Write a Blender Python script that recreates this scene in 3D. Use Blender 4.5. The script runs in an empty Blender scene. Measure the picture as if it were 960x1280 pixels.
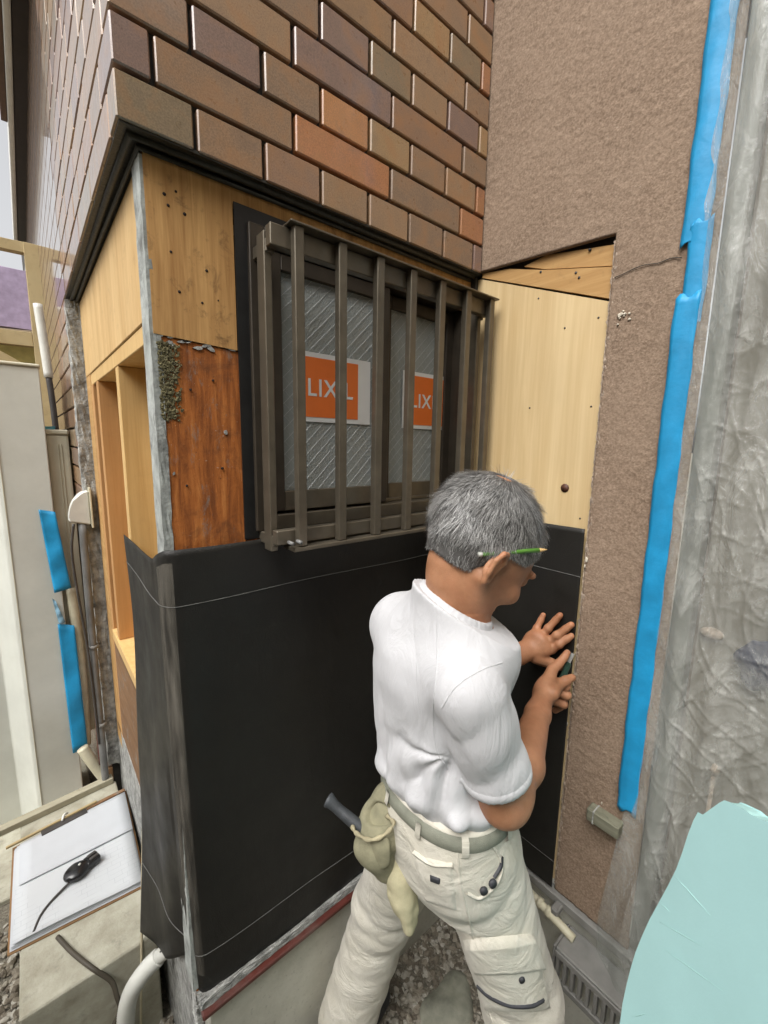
import bpy, bmesh, math, random
import numpy as np
import openvdb
from mathutils import Vector, Matrix
from mathutils.bvhtree import BVHTree
random.seed(7); RNG = np.random.default_rng(7)
scene = bpy.context.scene
COL = scene.collection
rad = math.radians

# ------------------------------------------------------------------ camera
# world axes: x runs along the window wall (to the right), y goes into that wall, z up; metres
CAM = np.array([0.0, 0.0, 1.55])
CR = np.array([[0.76732178, -0.64103092, 0.0172233],
               [-0.08744616, -0.13120613, -0.98749082],
               [0.63527195, 0.7562171, -0.15673301]])      # rows: camera right, down, forward
FPX = 531.86
cam = bpy.data.cameras.new('camera'); cam_o = bpy.data.objects.new('camera', cam); COL.objects.link(cam_o)
cam.sensor_fit = 'HORIZONTAL'; cam.sensor_width = 36.0; cam.lens = FPX / 960 * 36
cam.clip_start = 0.02; cam.clip_end = 600
mw = Matrix.Identity(4)
for i in range(3):
    mw[i][0] = CR[0][i]; mw[i][1] = -CR[1][i]; mw[i][2] = -CR[2][i]; mw[i][3] = CAM[i]
cam_o.matrix_world = mw
scene.camera = cam_o

# ------------------------------------------------------------------ sky, sun, exposure (bright overcast)
world = bpy.data.worlds.new('World'); scene.world = world; world.use_nodes = True
wn = world.node_tree; wn.nodes.clear()
sky = wn.nodes.new('ShaderNodeTexSky'); sky.sky_type = 'NISHITA'; sky.sun_disc = False
SUN_EL, SUN_AZ = rad(54), rad(250)
sky.sun_elevation = SUN_EL; sky.sun_rotation = SUN_AZ; sky.air_density = 1.0; sky.dust_density = 6.0; sky.ozone_density = 1.0
hs = wn.nodes.new('ShaderNodeHueSaturation'); hs.inputs['Saturation'].default_value = 0.10
bg = wn.nodes.new('ShaderNodeBackground'); bg.inputs['Strength'].default_value = 0.15
wo = wn.nodes.new('ShaderNodeOutputWorld')
wn.links.new(sky.outputs[0], hs.inputs['Color']); wn.links.new(hs.outputs[0], bg.inputs['Color']); wn.links.new(bg.outputs[0], wo.inputs[0])
sun = bpy.data.lights.new('sun', 'SUN'); sun.energy = 1.3; sun.angle = rad(40); sun.color = (1.0, 0.965, 0.91)
sun_o = bpy.data.objects.new('sun', sun); COL.objects.link(sun_o)
sd = Vector((math.sin(SUN_AZ) * math.cos(SUN_EL), math.cos(SUN_AZ) * math.cos(SUN_EL), math.sin(SUN_EL)))   # towards the sun
sun_o.rotation_euler = sd.to_track_quat('Z', 'Y').to_euler(); sun_o.location = (0, 0, 8)
vs = scene.view_settings; vs.view_transform = 'Standard'; vs.look = 'None'; vs.gamma = 1.0; vs.use_curve_mapping = False
vs.exposure = 0.70
scene.cycles.max_bounces = 10; scene.cycles.transparent_max_bounces = 16

# ------------------------------------------------------------------ measuring: a sight line met with a real plane
def ray(px, py):
    return CR.T @ np.array([(px - 480) / FPX, (py - 640) / FPX, 1.0])
def at_x(px, py, X):
    d = ray(px, py); return CAM + d * ((X - CAM[0]) / d[0])
def at_y(px, py, Y):
    d = ray(px, py); return CAM + d * ((Y - CAM[1]) / d[1])
def at_z(px, py, Z):
    d = ray(px, py); return CAM + d * ((Z - CAM[2]) / d[2])
def at_d(px, py, D):
    return CAM + ray(px, py) * D

# ------------------------------------------------------------------ object helpers
def link(o, parent=None):
    COL.objects.link(o)
    if parent is not None:
        o.parent = parent
        o.matrix_parent_inverse = Matrix.Translation(-Vector(parent.get('base', (0, 0, 0))))
    return o
def thing(name, label, cat, base=(0, 0, 0), group=None):
    o = bpy.data.objects.new(name, None); o.empty_display_size = 0.05
    o.location = base; o['base'] = [float(v) for v in base]
    COL.objects.link(o)
    return tag(o, label, cat, group)
def tag(o, label=None, cat=None, group=None, kind=None):
    if label: o['label'] = label
    if cat: o['category'] = cat
    if group: o['group'] = group
    if kind: o['kind'] = kind
    return o
def shade(me, smooth=True):
    me.polygons.foreach_set('use_smooth', [smooth] * len(me.polygons)); me.update()
def mesh(name, verts, faces, mat, parent=None, smooth=False):
    me = bpy.data.meshes.new(name)
    me.from_pydata([tuple(map(float, v)) for v in verts], [], [tuple(map(int, f)) for f in faces])
    me.materials.append(mat); me.validate(); shade(me, smooth)
    return link(bpy.data.objects.new(name, me), parent)
def from_bm(name, bm, mat, parent=None, smooth=False):
    bmesh.ops.recalc_face_normals(bm, faces=bm.faces)
    me = bpy.data.meshes.new(name); bm.to_mesh(me); bm.free()
    me.materials.append(mat); shade(me, smooth)
    return link(bpy.data.objects.new(name, me), parent)
def bm_box(bm, lo, hi, bev=0.0, seg=1):
    lo = Vector(lo); hi = Vector(hi)
    r = bmesh.ops.create_cube(bm, size=1.0)
    for v in r['verts']:
        v.co = Vector(((lo[i] + hi[i]) / 2 + v.co[i] * (hi[i] - lo[i]) for i in range(3)))
    if bev:
        es = list({e for v in r['verts'] for e in v.link_edges})
        bmesh.ops.bevel(bm, geom=es, offset=bev, segments=seg, profile=0.6, affect='EDGES')
def box(name, lo, hi, mat, parent=None, bev=0.0015, seg=1):
    bm = bmesh.new(); bm_box(bm, lo, hi, bev, seg); return from_bm(name, bm, mat, parent)
def beam(name, a, b, w, h, mat, parent=None, up=(0, 0, 1), bev=0.0015):
    """a bar of w x h section from a to b"""
    a = Vector(a); b = Vector(b); d = b - a; L = d.length; z = d.normalized()
    x = Vector(up).cross(z)
    if x.length < 1e-4: x = Vector((1, 0, 0)).cross(z)
    x.normalize(); y = z.cross(x)
    bm = bmesh.new(); bm_box(bm, (-w / 2, -h / 2, 0), (w / 2, h / 2, L), bev)
    m = Matrix((x, y, z)).transposed().to_4x4(); m.translation = a
    bm.transform(m); return from_bm(name, bm, mat, parent)
def spline(pts, n=8):
    P = [np.array(p, float) for p in pts]; P = [2 * P[0] - P[1]] + P + [2 * P[-1] - P[-2]]; out = []
    for i in range(1, len(P) - 2):
        for k in range(n):
            t = k / n; a, b, c, d = P[i - 1:i + 3]
            out.append(0.5 * (2 * b + (c - a) * t + (2 * a - 5 * b + 4 * c - d) * t * t + (3 * b - a - 3 * c + d) * t ** 3))
    out.append(P[-2]); return out
def tube_geo(pts, r, seg=10):
    pts = [np.array(p, float) for p in pts]; n = len(pts)
    rr = [r] * n if np.isscalar(r) else list(r)
    V = []; Fc = []; prev = None
    for i, p in enumerate(pts):
        t = pts[min(i + 1, n - 1)] - pts[max(i - 1, 0)]; t = t / (np.linalg.norm(t) + 1e-12)
        if prev is None:
            a = np.array([0, 0, 1.0]) if abs(t[2]) < .9 else np.array([1.0, 0, 0]); u = np.cross(t, a)
        else:
            u = prev - t * np.dot(prev, t)
        u = u / (np.linalg.norm(u) + 1e-12); prev = u; w = np.cross(t, u)
        for k in range(seg):
            an = 2 * math.pi * k / seg; V.append(p + rr[i] * (math.cos(an) * u + math.sin(an) * w))
    for i in range(n - 1):
        for k in range(seg):
            k2 = (k + 1) % seg; Fc.append((i * seg + k, i * seg + k2, (i + 1) * seg + k2, (i + 1) * seg + k))
    Fc.append(tuple(range(seg))[::-1]); Fc.append(tuple((n - 1) * seg + k for k in range(seg)))
    return V, Fc
def tube(name, pts, r, mat, parent=None, seg=10):
    V, Fc = tube_geo(pts, r, seg); return mesh(name, V, Fc, mat, parent, True)
def prism(name, poly, axis, lo, hi, mat, parent=None, bev=0.0):
    """extrude a 2-D outline along an axis ('x': outline is (y,z); 'y': (x,z); 'z': (x,y))"""
    bm = bmesh.new()
    f3 = {'x': lambda p, t: (t, p[0], p[1]), 'y': lambda p, t: (p[0], t, p[1]), 'z': lambda p, t: (p[0], p[1], t)}[axis]
    a = [bm.verts.new(f3(p, lo)) for p in poly]; b = [bm.verts.new(f3(p, hi)) for p in poly]; n = len(poly)
    bm.faces.new(a); bm.faces.new(b[::-1])
    for i in range(n): bm.faces.new((a[i], b[i], b[(i + 1) % n], a[(i + 1) % n]))
    if bev: bmesh.ops.bevel(bm, geom=list(bm.edges), offset=bev, segments=1, affect='EDGES')
    return from_bm(name, bm, mat, parent)
def ribbon(name, pts, nrm, w, mat, parent=None, th=0.0006):
    """a thin raised strip that follows pts; nrm: surface normals"""
    V = []; Fc = []; n = len(pts); pts = [np.array(p, float) for p in pts]
    for i, p in enumerate(pts):
        t = pts[min(i + 1, n - 1)] - pts[max(i - 1, 0)]; t /= np.linalg.norm(t) + 1e-12
        nn = np.array(nrm[i] if len(np.shape(nrm)) > 1 else nrm, float); s = np.cross(nn, t); s /= np.linalg.norm(s) + 1e-12
        V += [p + s * w / 2 - nn * .001, p + s * w / 2 * .8 + nn * th, p - s * w / 2 * .8 + nn * th, p - s * w / 2 - nn * .001]
    for i in range(n - 1):
        for k in range(3): Fc.append((i * 4 + k, i * 4 + k + 1, i * 4 + 5 + k, i * 4 + 4 + k))
    return mesh(name, V, Fc, mat, parent, True)

# ------------------------------------------------------------------ node helper for materials
class G:
    def __init__(s, name):
        s.m = bpy.data.materials.new(name); s.m.use_nodes = True; s.t = s.m.node_tree; s.t.nodes.clear()
        s.out = s.t.nodes.new('ShaderNodeOutputMaterial'); s.b = s.n('ShaderNodeBsdfPrincipled')
        s.t.links.new(s.b.outputs[0], s.out.inputs[0]); s.tc = s.n('ShaderNodeTexCoord'); s.oi = s.n('ShaderNodeObjectInfo')
    def set(s, node, key, v):
        i = node.inputs[key]
        if isinstance(v, bpy.types.NodeSocket): s.t.links.new(v, i)
        elif i.type == 'RGBA' and not np.isscalar(v): i.default_value = (*v[:3], 1.0)
        else: i.default_value = v
    def n(s, ty, props=None, **kw):
        nd = s.t.nodes.new(ty)
        for k, v in (props or {}).items(): setattr(nd, k, v)
        for k, v in kw.items(): s.set(nd, k.replace('_', ' '), v)
        return nd
    def P(s, **kw):
        for k, v in kw.items(): s.set(s.b, k.replace('_', ' '), v)
        return s
    def co(s, scale=(1, 1, 1), rot=(0, 0, 0), rand=False):
        v = s.tc.outputs['Object']
        if rand:
            a = s.n('ShaderNodeVectorMath', {'operation': 'MULTIPLY'}); s.t.links.new(s.oi.outputs['Location'], a.inputs[0]); a.inputs[1].default_value = (13.1, 17.7, 9.3)
            b = s.n('ShaderNodeVectorMath', {'operation': 'ADD'}); s.t.links.new(v, b.inputs[0]); s.t.links.new(a.outputs[0], b.inputs[1]); v = b.outputs[0]
        mp = s.n('ShaderNodeMapping'); s.t.links.new(v, mp.inputs[0]); mp.inputs['Scale'].default_value = scale; mp.inputs['Rotation'].default_value = rot
        return mp.outputs[0]
    def noise(s, vec, scale, detail=4, rough=.55, dist=0):
        return s.n('ShaderNodeTexNoise', Vector=vec, Scale=scale, Detail=detail, Roughness=rough, Distortion=dist).outputs['Fac']
    def voro(s, vec, scale, feature='F1', out='Distance', rnd=1.0):
        return s.n('ShaderNodeTexVoronoi', {'feature': feature}, Vector=vec, Scale=scale, Randomness=rnd).outputs[out]
    def ramp(s, fac, stops, interp='LINEAR'):
        r = s.n('ShaderNodeValToRGB', Fac=fac); e = r.color_ramp; e.interpolation = interp
        while len(e.elements) < len(stops): e.elements.new(0.5)
        for k, (p, c) in enumerate(stops):
            e.elements[k].position = p; c = (c, c, c) if np.isscalar(c) else c; e.elements[k].color = (*c[:3], 1)
        return r.outputs[0]
    def mix(s, fac, a, b, blend='MIX'):
        m = s.n('ShaderNodeMix', {'data_type': 'RGBA', 'blend_type': blend})
        for idx, v in ((0, fac), (6, a), (7, b)):
            i = m.inputs[idx]
            if isinstance(v, bpy.types.NodeSocket): s.t.links.new(v, i)
            elif idx == 0: i.default_value = v
            else: i.default_value = (*((v, v, v) if np.isscalar(v) else v[:3]), 1)
        return m.outputs[2]
    def math(s, op, a, b=0.0):
        m = s.n('ShaderNodeMath', {'operation': op})
        for i, v in enumerate((a, b)):
            if isinstance(v, bpy.types.NodeSocket): s.t.links.new(v, m.inputs[i])
            else: m.inputs[i].default_value = v
        return m.outputs[0]
    def bump(s, h, strength=.3, dist=.002, normal=None):
        b = s.n('ShaderNodeBump', Height=h, Strength=strength, Distance=dist)
        if normal is not None: s.t.links.new(normal, b.inputs['Normal'])
        s.t.links.new(b.outputs[0], s.b.inputs['Normal']); return b.outputs[0]

def simple(name, col, rough=.6, var=.18, scale=30, bump=.15, bscale=200, metal=0, spec=.5, dirt=0.0, dirt_col=(.05, .045, .035), dist=.0015):
    g = G(name); v = g.co(); a = g.noise(v, scale, 5)
    c = g.mix(g.ramp(a, [(.3, 0.0), (.7, 1.0)]), tuple(x * (1 - var) for x in col), tuple(min(1, x * (1 + var)) for x in col))
    if dirt:
        d = g.noise(v, scale * .45, 8, .7); c = g.mix(g.math('MULTIPLY', g.ramp(d, [(.5, 0), (.72, 1)]), dirt), c, dirt_col)
    g.P(Base_Color=c, Roughness=rough, Metallic=metal, Specular_IOR_Level=spec)
    if bump: g.bump(g.noise(v, bscale, 6, .6), bump, dist)
    return g.m
def wood(name, light, dark, grain=(1, 1, .06), gs=60, rough=.65, knots=0.0, dirt=0.0, dirt_col=(.06, .045, .03), bump=.2, wave=.0, holes=0.0):
    """grain runs along the axis with the small scale"""
    g = G(name); v = g.co(grain); a = g.noise(v, gs, 6, .6, .8); b = g.noise(v, gs * .22, 3, .5, 1.2); fine = g.noise(v, gs * 5, 3, .6)
    f = g.math('ADD', g.math('MULTIPLY', a, .55), g.math('ADD', g.math('MULTIPLY', b, .45), g.math('MULTIPLY', fine, .18)))
    c = g.ramp(f, [(.38, dark), (.56, tuple((x + y) / 2 for x, y in zip(dark, light))), (.72, light)])
    w = g.co()
    c = g.mix(g.ramp(g.noise(w, 5, 3), [(.35, 0.0), (.75, .35)]), c, tuple(x * .72 for x in light))
    if knots:
        k = g.voro(g.co(tuple(max(q, .35) for q in grain)), 5.5); c = g.mix(g.math('MULTIPLY', g.ramp(k, [(.05, 1), (.10, 0)]), knots), c, tuple(x * .4 for x in dark))
    if dirt:
        d = g.noise(w, 22, 9, .72, .6); c = g.mix(g.math('MULTIPLY', g.ramp(d, [(.54, 0), (.68, 1)]), dirt), c, dirt_col)
    if holes:
        h = g.voro(w, 34); c = g.mix(g.math('MULTIPLY', g.ramp(h, [(.10, 1), (.17, 0)]), holes), c, (.02, .015, .01))
    g.P(Base_Color=c, Roughness=rough, Specular_IOR_Level=.3); g.bump(f, bump, .0015); return g.m

# ---- surface colours
g = G('glazed_brick'); v = g.co(rand=True)
sp = g.ramp(g.noise(v, 420, 2, .6), [(.36, .80), (.52, 1.0), (.68, 1.16)])
c = g.mix(1.0, g.oi.outputs['Color'], sp, 'MULTIPLY'); c = g.mix(g.ramp(g.noise(v, 5, 6, .7), [(.55, 0), (.8, .2)]), c, (.33, .27, .21))
bl = g.noise(v, 16, 4, .6, .5); c = g.mix(g.ramp(bl, [(.47, 0), (.70, .6)]), c, (.38, .185, .075)); c = g.mix(g.ramp(bl, [(.28, .4), (.46, 0)]), c, (.17, .118, .088))
g.P(Base_Color=c, Roughness=g.ramp(g.noise(v, 60, 4), [(.3, .26), (.7, .40)]), Specular_IOR_Level=.5, Coat_Weight=.6, Coat_Roughness=.10, Coat_IOR=1.6); g.bump(g.noise(v, 420, 3, .6), .18, .0008); M_BRICK = g.m
g = G('brick_far'); v = g.co(); c = g.mix(g.noise(v, 9, 4), (.21, .145, .10), (.29, .19, .125)); g.P(Base_Color=c, Roughness=.3, Specular_IOR_Level=.6, Coat_Weight=1.0, Coat_Roughness=.07, Coat_IOR=1.85); M_BRICKFAR = g.m
M_MORTAR = simple('dark_mortar', (.045, .041, .034), .85, .25, 60, .5, 260)
M_OLDMORTAR = simple('old_grey_mortar', (.33, .33, .31), .9, .4, 45, .9, 140, dirt=.85, dirt_col=(.06, .06, .055), dist=.006)
M_SEAL = simple('dark_sealant', (.03, .03, .022), .45, .3, 30, .5, 90, dist=.004)
g = G('stucco'); v = g.co(); a = g.noise(v, 230, 3, .55); a2 = g.noise(v, 7, 4, .6)
c = g.ramp(a, [(.32, (.175, .120, .082)), (.66, (.315, .230, .165))]); c = g.mix(g.ramp(a2, [(.35, 0), (.75, .45)]), c, (.33, .245, .178))
wk = g.ramp(g.noise(v, 190, 2, .5), [(.70, 0), (.76, 1)]); c = g.mix(g.math('MULTIPLY', wk, .35), c, (.52, .45, .39))
g.P(Base_Color=c, Roughness=.85, Specular_IOR_Level=.25); g.bump(g.noise(v, 300, 3, .6), .75, .0016); M_STUCCO = g.m
M_PLYNEW = wood('new_plywood', (.68, .52, .29), (.51, .35, .165), (1, 1, .035), 42, .55, 0, bump=.08)
M_PLYFRONT = wood('front_plywood', (.66, .39, .15), (.31, .14, .04), (1, 1, .05), 80, .7, 0, .75, (.13, .07, .03), .2, holes=.0)
M_PLYSIDE = wood('side_plywood', (.66, .46, .22), (.48, .29, .11), (1, 1, .08), 50, .65, 0, .15, bump=.12)
g = G('old_orange_board'); v = g.co(); gv = g.co((1, 1, .10)); f = g.noise(gv, 70, 6, .65, .8)
c = g.ramp(f, [(.36, (.22, .066, .016)), (.55, (.42, .135, .03)), (.72, (.58, .225, .06))])
c = g.mix(g.ramp(g.noise(v, 13, 8, .72, .6), [(.52, 0), (.70, .65)]), c, (.11, .043, .019))
c = g.mix(g.ramp(g.noise(g.co((1, 1, .45)), 34, 9, .78, .4), [(.57, 0), (.66, .8)]), c, (.23, .20, .17))
c = g.mix(g.ramp(g.noise(v, 150, 5, .7), [(.66, 0), (.72, .7)]), c, (.50, .46, .40)); c = g.mix(g.ramp(g.noise(v, 95, 6, .7), [(.66, 0), (.71, .8)]), c, (.03, .02, .014))
g.P(Base_Color=c, Roughness=.68, Specular_IOR_Level=.3); g.bump(g.math('ADD', f, g.noise(v, 150, 5, .7)), .5, .0018); M_OLDBOARD = g.m
M_BOARDWARM = wood('warm_board', (.52, .32, .13), (.36, .19, .065), (1, .05, 1), 70, .65, .9, .2, bump=.15)
M_STUD = wood('stud_wood', (.68, .47, .21), (.52, .32, .12), (1, 1, .04), 80, .6, .0, .05, bump=.1)
M_STUDDARK = wood('reddish_stud_wood', (.52, .29, .12), (.40, .20, .07), (1, 1, .04), 80, .6, 0, .1, bump=.1)
M_OLDWOOD = wood('weathered_brown_wood', (.25, .14, .07), (.12, .06, .028), (1, .1, 1), 60, .8, 0, .8, (.22, .20, .17), .4)
M_GREYPOST = simple('weathered_grey_timber', (.36, .38, .36), .85, .35, 30, .6, 120, dirt=.8, dirt_col=(.035, .03, .025), dist=.003)
M_LICHEN = simple('crumbled_mortar_crust', (.17, .15, .075), .95, .6, 160, 1.0, 240, dirt=.5, dist=.006)
M_BRONZE = simple('bronze_aluminium', (.145, .124, .092), .38, .15, 25, .05, 300, metal=.55, dirt=.15, dirt_col=(.2, .18, .14))
M_BRONZEDARK = simple('dark_sash', (.055, .044, .032), .42, .2, 20, .05, 300, metal=.3)
M_BLACK = simple('black_flashing', (.012, .012, .012), .42, .3, 30, .15, 60)
g = G('black_felt'); v = g.co(); a = g.noise(v, 3.2, 5, .6); c = g.ramp(a, [(.3, (.0095, .0090, .008)), (.7, (.0165, .0150, .0122))])
dd = g.noise(v, 38, 8, .75); c = g.mix(g.ramp(dd, [(.58, 0), (.85, .22)]), c, (.06, .055, .045))
g.P(Base_Color=c, Roughness=g.ramp(g.noise(v, 12, 5), [(.3, .42), (.7, .60)]), Specular_IOR_Level=.38); g.bump(g.math('ADD', g.noise(v, 420, 3), g.math('MULTIPLY', g.noise(g.co((1, 1, .25)), 16, 4, .6, 1.0), 3.0)), .35, .0016); M_FELT = g.m
M_WHITEINK = simple('white_ink', (.10, .10, .093), .7, .3, 40, 0)
g = G('foundation_concrete'); v = g.co(); c = g.ramp(g.noise(v, 6, 8, .65), [(.3, (.36, .35, .29)), (.7, (.56, .55, .48))]); c = g.mix(g.ramp(g.noise(v, 90, 4), [(.6, 0), (.75, .4)]), c, (.17, .165, .14))
g.P(Base_Color=c, Roughness=.88); g.bump(g.noise(v, 120, 6, .6), .35, .002); M_CONC = g.m
g = G('step_concrete'); v = g.co(); c = g.ramp(g.noise(v, 14, 8, .65), [(.3, (.27, .25, .185)), (.7, (.47, .455, .37))]); c = g.mix(g.ramp(g.noise(v, 30, 6, .7), [(.58, 0), (.75, .6)]), c, (.17, .17, .14))
g.P(Base_Color=c, Roughness=.9); g.bump(g.noise(v, 150, 6, .6), .5, .003); M_STEP = g.m
M_REDSTRIP = simple('red_brown_metal', (.095, .026, .02), .35, .25, 30, .08, 200, dirt=.3, dirt_col=(.2, .17, .15))
M_GREYPLASTIC = simple('grey_plastic', (.22, .215, .20), .5, .12, 25, .05, 200, dirt=.25)
M_CREAMPIPE = simple('cream_pvc', (.56, .52, .38), .45, .15, 20, .05, 200, dirt=.3, dirt_col=(.2, .17, .1))
M_WHITEPLASTIC = simple('white_plastic', (.62, .62, .57), .4, .08, 20, .04, 200, dirt=.15, dirt_col=(.3, .28, .22))
M_DARKPIPE = simple('dark_pipe', (.05, .045, .042), .5, .3, 20, .1)
M_GREYPIPE = simple('grey_conduit', (.17, .17, .165), .5, .25, 20, .1)
M_CABINET = simple('beige_painted_metal', (.66, .67, .61), .28, .08, 5, .02, 60, metal=.1, dirt=.2, dirt_col=(.3, .29, .23))
M_CABINET2 = simple('beige_plastic_cover', (.50, .47, .36), .5, .1, 8, .02)
M_TAPE = simple('blue_tape', (.012, .27, .53), .5, .18, 14, .35, 45, dist=.003)
M_GRAVEL = simple('gravel_ground', (.20, .18, .14), .95, .5, 140, 1.0, 190, dirt=.5, dist=.01)
M_FOAM = simple('cyan_foam', (.385, .625, .625), .6, .04, 9, .12, 300, spec=.3)
M_FOAMEDGE = simple('foam_edge', (.38, .62, .60), .8, .08, 120, .5, 200)
# ================================================================== THE SETTING
GZ = -0.06                     # ground level beside the house
def ground_sheet():
    n = 60; V = []; Fc = []
    rs = np.concatenate([np.linspace(0, 3, 30), np.geomspace(3.2, 260, 30)])
    seg = 48
    for r in rs:
        for k in range(seg):
            a = 2 * math.pi * k / seg; x = .3 + r * math.cos(a); y = .8 + r * math.sin(a)
            V.append((x, y, GZ + .008 * math.sin(7 * x + 3 * y) * (r < 6)))
    for i in range(len(rs) - 1):
        for k in range(seg): Fc.append((i * seg + k, i * seg + (k + 1) % seg, (i + 1) * seg + (k + 1) % seg, (i + 1) * seg + k))
    o = mesh('ground', V, Fc, M_GRAVEL, None, True); return tag(o, kind='structure')
ground_sheet()
path = box('concrete_path', (-1.2, 1.80, GZ - .1), (.10, 5.2, GZ + .012), M_STEP, None, .004); tag(path, kind='structure')

YB, YW, XL, XLW, XR = .78, .818, .142, .180, .985
PITCH, BH, JT, Z0 = .0692, .0622, .0070, 2.008        # brick course pitch, height, joint, underside of first course
ZTOP = 3.02

# ------------------------------------------------------------------ brick wall (front and left face)
bw = thing('brick_wall', 'brown glazed brick cladding wrapping the house corner above the barred window', 'brick wall', (XL, YB, Z0))
BRICKCACHE = {}
def brick_mesh(sx, sy, sz):
    key = (round(sx, 3), round(sy, 3), round(sz, 3))
    if key not in BRICKCACHE:
        bm = bmesh.new(); bm_box(bm, (-sx / 2, -sy / 2, -sz / 2), (sx / 2, sy / 2, sz / 2), .0022)
        me = bpy.data.meshes.new('brick'); bm.to_mesh(me); bm.free(); me.materials.append(M_BRICK); BRICKCACHE[key] = me
    return BRICKCACHE[key]
BROWN = [(.265, .176, .112), (.29, .182, .108), (.245, .18, .108), (.285, .165, .098), (.245, .16, .128), (.31, .19, .10)]
ORANGE = [(.44, .185, .075), (.48, .22, .085), (.40, .18, .085)]
TAN = [(.37, .235, .115), (.33, .21, .12)]
def brick(lo, hi, col):
    lo = np.array(lo); hi = np.array(hi); s = hi - lo
    o = bpy.data.objects.new('brick', brick_mesh(*s)); o.location = (lo + hi) / 2 + RNG.normal(0, .0004, 3)
    o.rotation_euler = tuple(RNG.normal(0, .0025, 3)); o.color = (*col, 1)
    return link(o, bw)
def joints(first, step, end):
    xs = [XL]; x = first
    while x < end - .012: xs.append(x); x += step
    xs.append(end); return xs
odd_first, odd_step = .195, .2314; ev_first, ev_step = .252, .1157
front_col = {(1, 2): ORANGE[0], (2, 3): ORANGE[1], (2, 4): TAN[0], (3, 1): TAN[1], (0, 4): TAN[1], (2, 6): TAN[1], (2, 7): ORANGE[2],
             (4, 1): TAN[0], (6, 5): TAN[0], (6, 7): ORANGE[2], (1, 4): ORANGE[2], (5, 3): TAN[1], (7, 2): TAN[0], (8, 3): ORANGE[2], (4, 7): TAN[0], (4, 5): TAN[1]}
far_bricks = []
ncourse = int((ZTOP - Z0) / PITCH)
for k in range(ncourse + 1):
    z = Z0 + k * PITCH
    xs = joints(ev_first, ev_step, XR) if k % 2 == 0 else joints(odd_first, odd_step, XR)
    dep0 = .112 if k % 2 else .055
    for i in range(len(xs) - 1):
        a = xs[i] + (JT / 2 if i else 0); b = xs[i + 1] - JT / 2
        if b - a < .006: continue
        col = front_col.get((k, i)) or random.choice(BROWN)
        brick((a, YB, z), (b, YB + (dep0 if i == 0 else .016), z + BH), col)
    # left face
    y = YB + dep0 + JT; st = .1157 if k % 2 else .2314
    while y < 6.2:
        y2 = y + st - JT
        if y < 1.75: brick((XL, y, z), (XL + .016, y2, z + BH), random.choice(BROWN + TAN[:1]))
        else: far_bricks.append(((XL, y, z), (XL + .016, y2, z + BH)))
        y += st
for k in range(1, 34):                                  # below the stripped corner, farther along the side
    z = Z0 - k * PITCH; y = 1.83 + (.06 if k % 2 else 0); st = .2314
    if k % 2: brick((XL, 1.83, z), (XL + .016, 1.83 + .053, z + BH), random.choice(BROWN))
    while y < 6.2:
        y2 = y + st - JT
        if y < 2.25: brick((XL, y, z), (XL + .016, y2, z + BH), random.choice(BROWN))
        else: far_bricks.append(((XL, y, z), (XL + .016, y2, z + BH)))
        y += st
cube = np.array([(x, y, z) for x in (0, 1) for y in (0, 1) for z in (0, 1)], float); cf_ = np.array([(0, 1, 3, 2), (4, 6, 7, 5), (0, 4, 5, 1), (2, 3, 7, 6), (0, 2, 6, 4), (1, 5, 7, 3)])
fbv = np.concatenate([np.array(lo) + cube * (np.array(hi) - np.array(lo)) for lo, hi in far_bricks]); fbf = np.concatenate([cf_ + 8 * i for i in range(len(far_bricks))])
tag(mesh('brick_courses', fbv, fbf, M_BRICKFAR, bw), kind='stuff')
bm = bmesh.new()
bm_box(bm, (XL + .012, YB + .013, Z0 + .002), (XR + .02, .95, 5.2))
bm_box(bm, (XL + .0125, .95, Z0 + .002), (XL + .14, 6.25, 5.2))
bm_box(bm, (XL + .013, 1.834, -.1), (XL + .14, 6.24, Z0 + .003))
from_bm('mortar_bed', bm, M_MORTAR, bw)
# dark sealant lip under the first course
def lip(name, pts, mat, r):
    tube(name, pts, r, mat, bw, 8)
lip('drip_edge', [(XR - .01, YB + .020, Z0 - .004), (.6, YB + .021, Z0 - .005), (.3, YB + .0195, Z0 - .004), (XL + .020, YB + .021, Z0 - .005), (XL + .0195, 1.0, Z0 - .005), (XL + .021, 1.4, Z0 - .004), (XL + .02, 1.82, Z0 - .006)], M_SEAL, .0062)
lip('drip_edge', [(XR - .01, YB + .031, Z0 - .012), (.55, YB + .032, Z0 - .011), (XL + .032, YB + .032, Z0 - .012), (XL + .031, 1.2, Z0 - .011), (XL + .032, 1.82, Z0 - .012)], M_SEAL, .0045)
box('soffit_strip', (XL + .004, YB + .004, Z0 - .003), (XR - .002, YB + .060, Z0 + .0015), M_SEAL, bw, 0)
box('soffit_strip', (XL + .0045, YB + .0605, Z0 - .003), (XL + .06, 1.83, Z0 + .0015), M_SEAL, bw, 0)
# crumbled grey edge where the lower brickwork was cut back
def rough_column(name, lo, hi, mat, parent, amp, nz=60, nx=4, ny=3):
    """an irregular broken mortar edge: box whose faces are displaced"""
    bm = bmesh.new(); bm_box(bm, lo, hi)
    bmesh.ops.subdivide_edges(bm, edges=[e for e in bm.edges if abs((e.verts[0].co - e.verts[1].co).z) > .1], cuts=nz)
    bmesh.ops.subdivide_edges(bm, edges=[e for e in bm.edges if abs((e.verts[0].co - e.verts[1].co).z) < .02], cuts=nx, use_grid_fill=True)
    for v in bm.verts:
        v.co += Vector(RNG.normal(0, amp, 3)) * (1 + 1.2 * math.sin(v.co.z * 37) ** 2)
    return from_bm(name, bm, mat, parent, False)
rough_column('mortar_edge', (XL + .002, 1.802, .30), (XLW + .006, 1.832, Z0 - .01), M_OLDMORTAR, bw, .0012)

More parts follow.
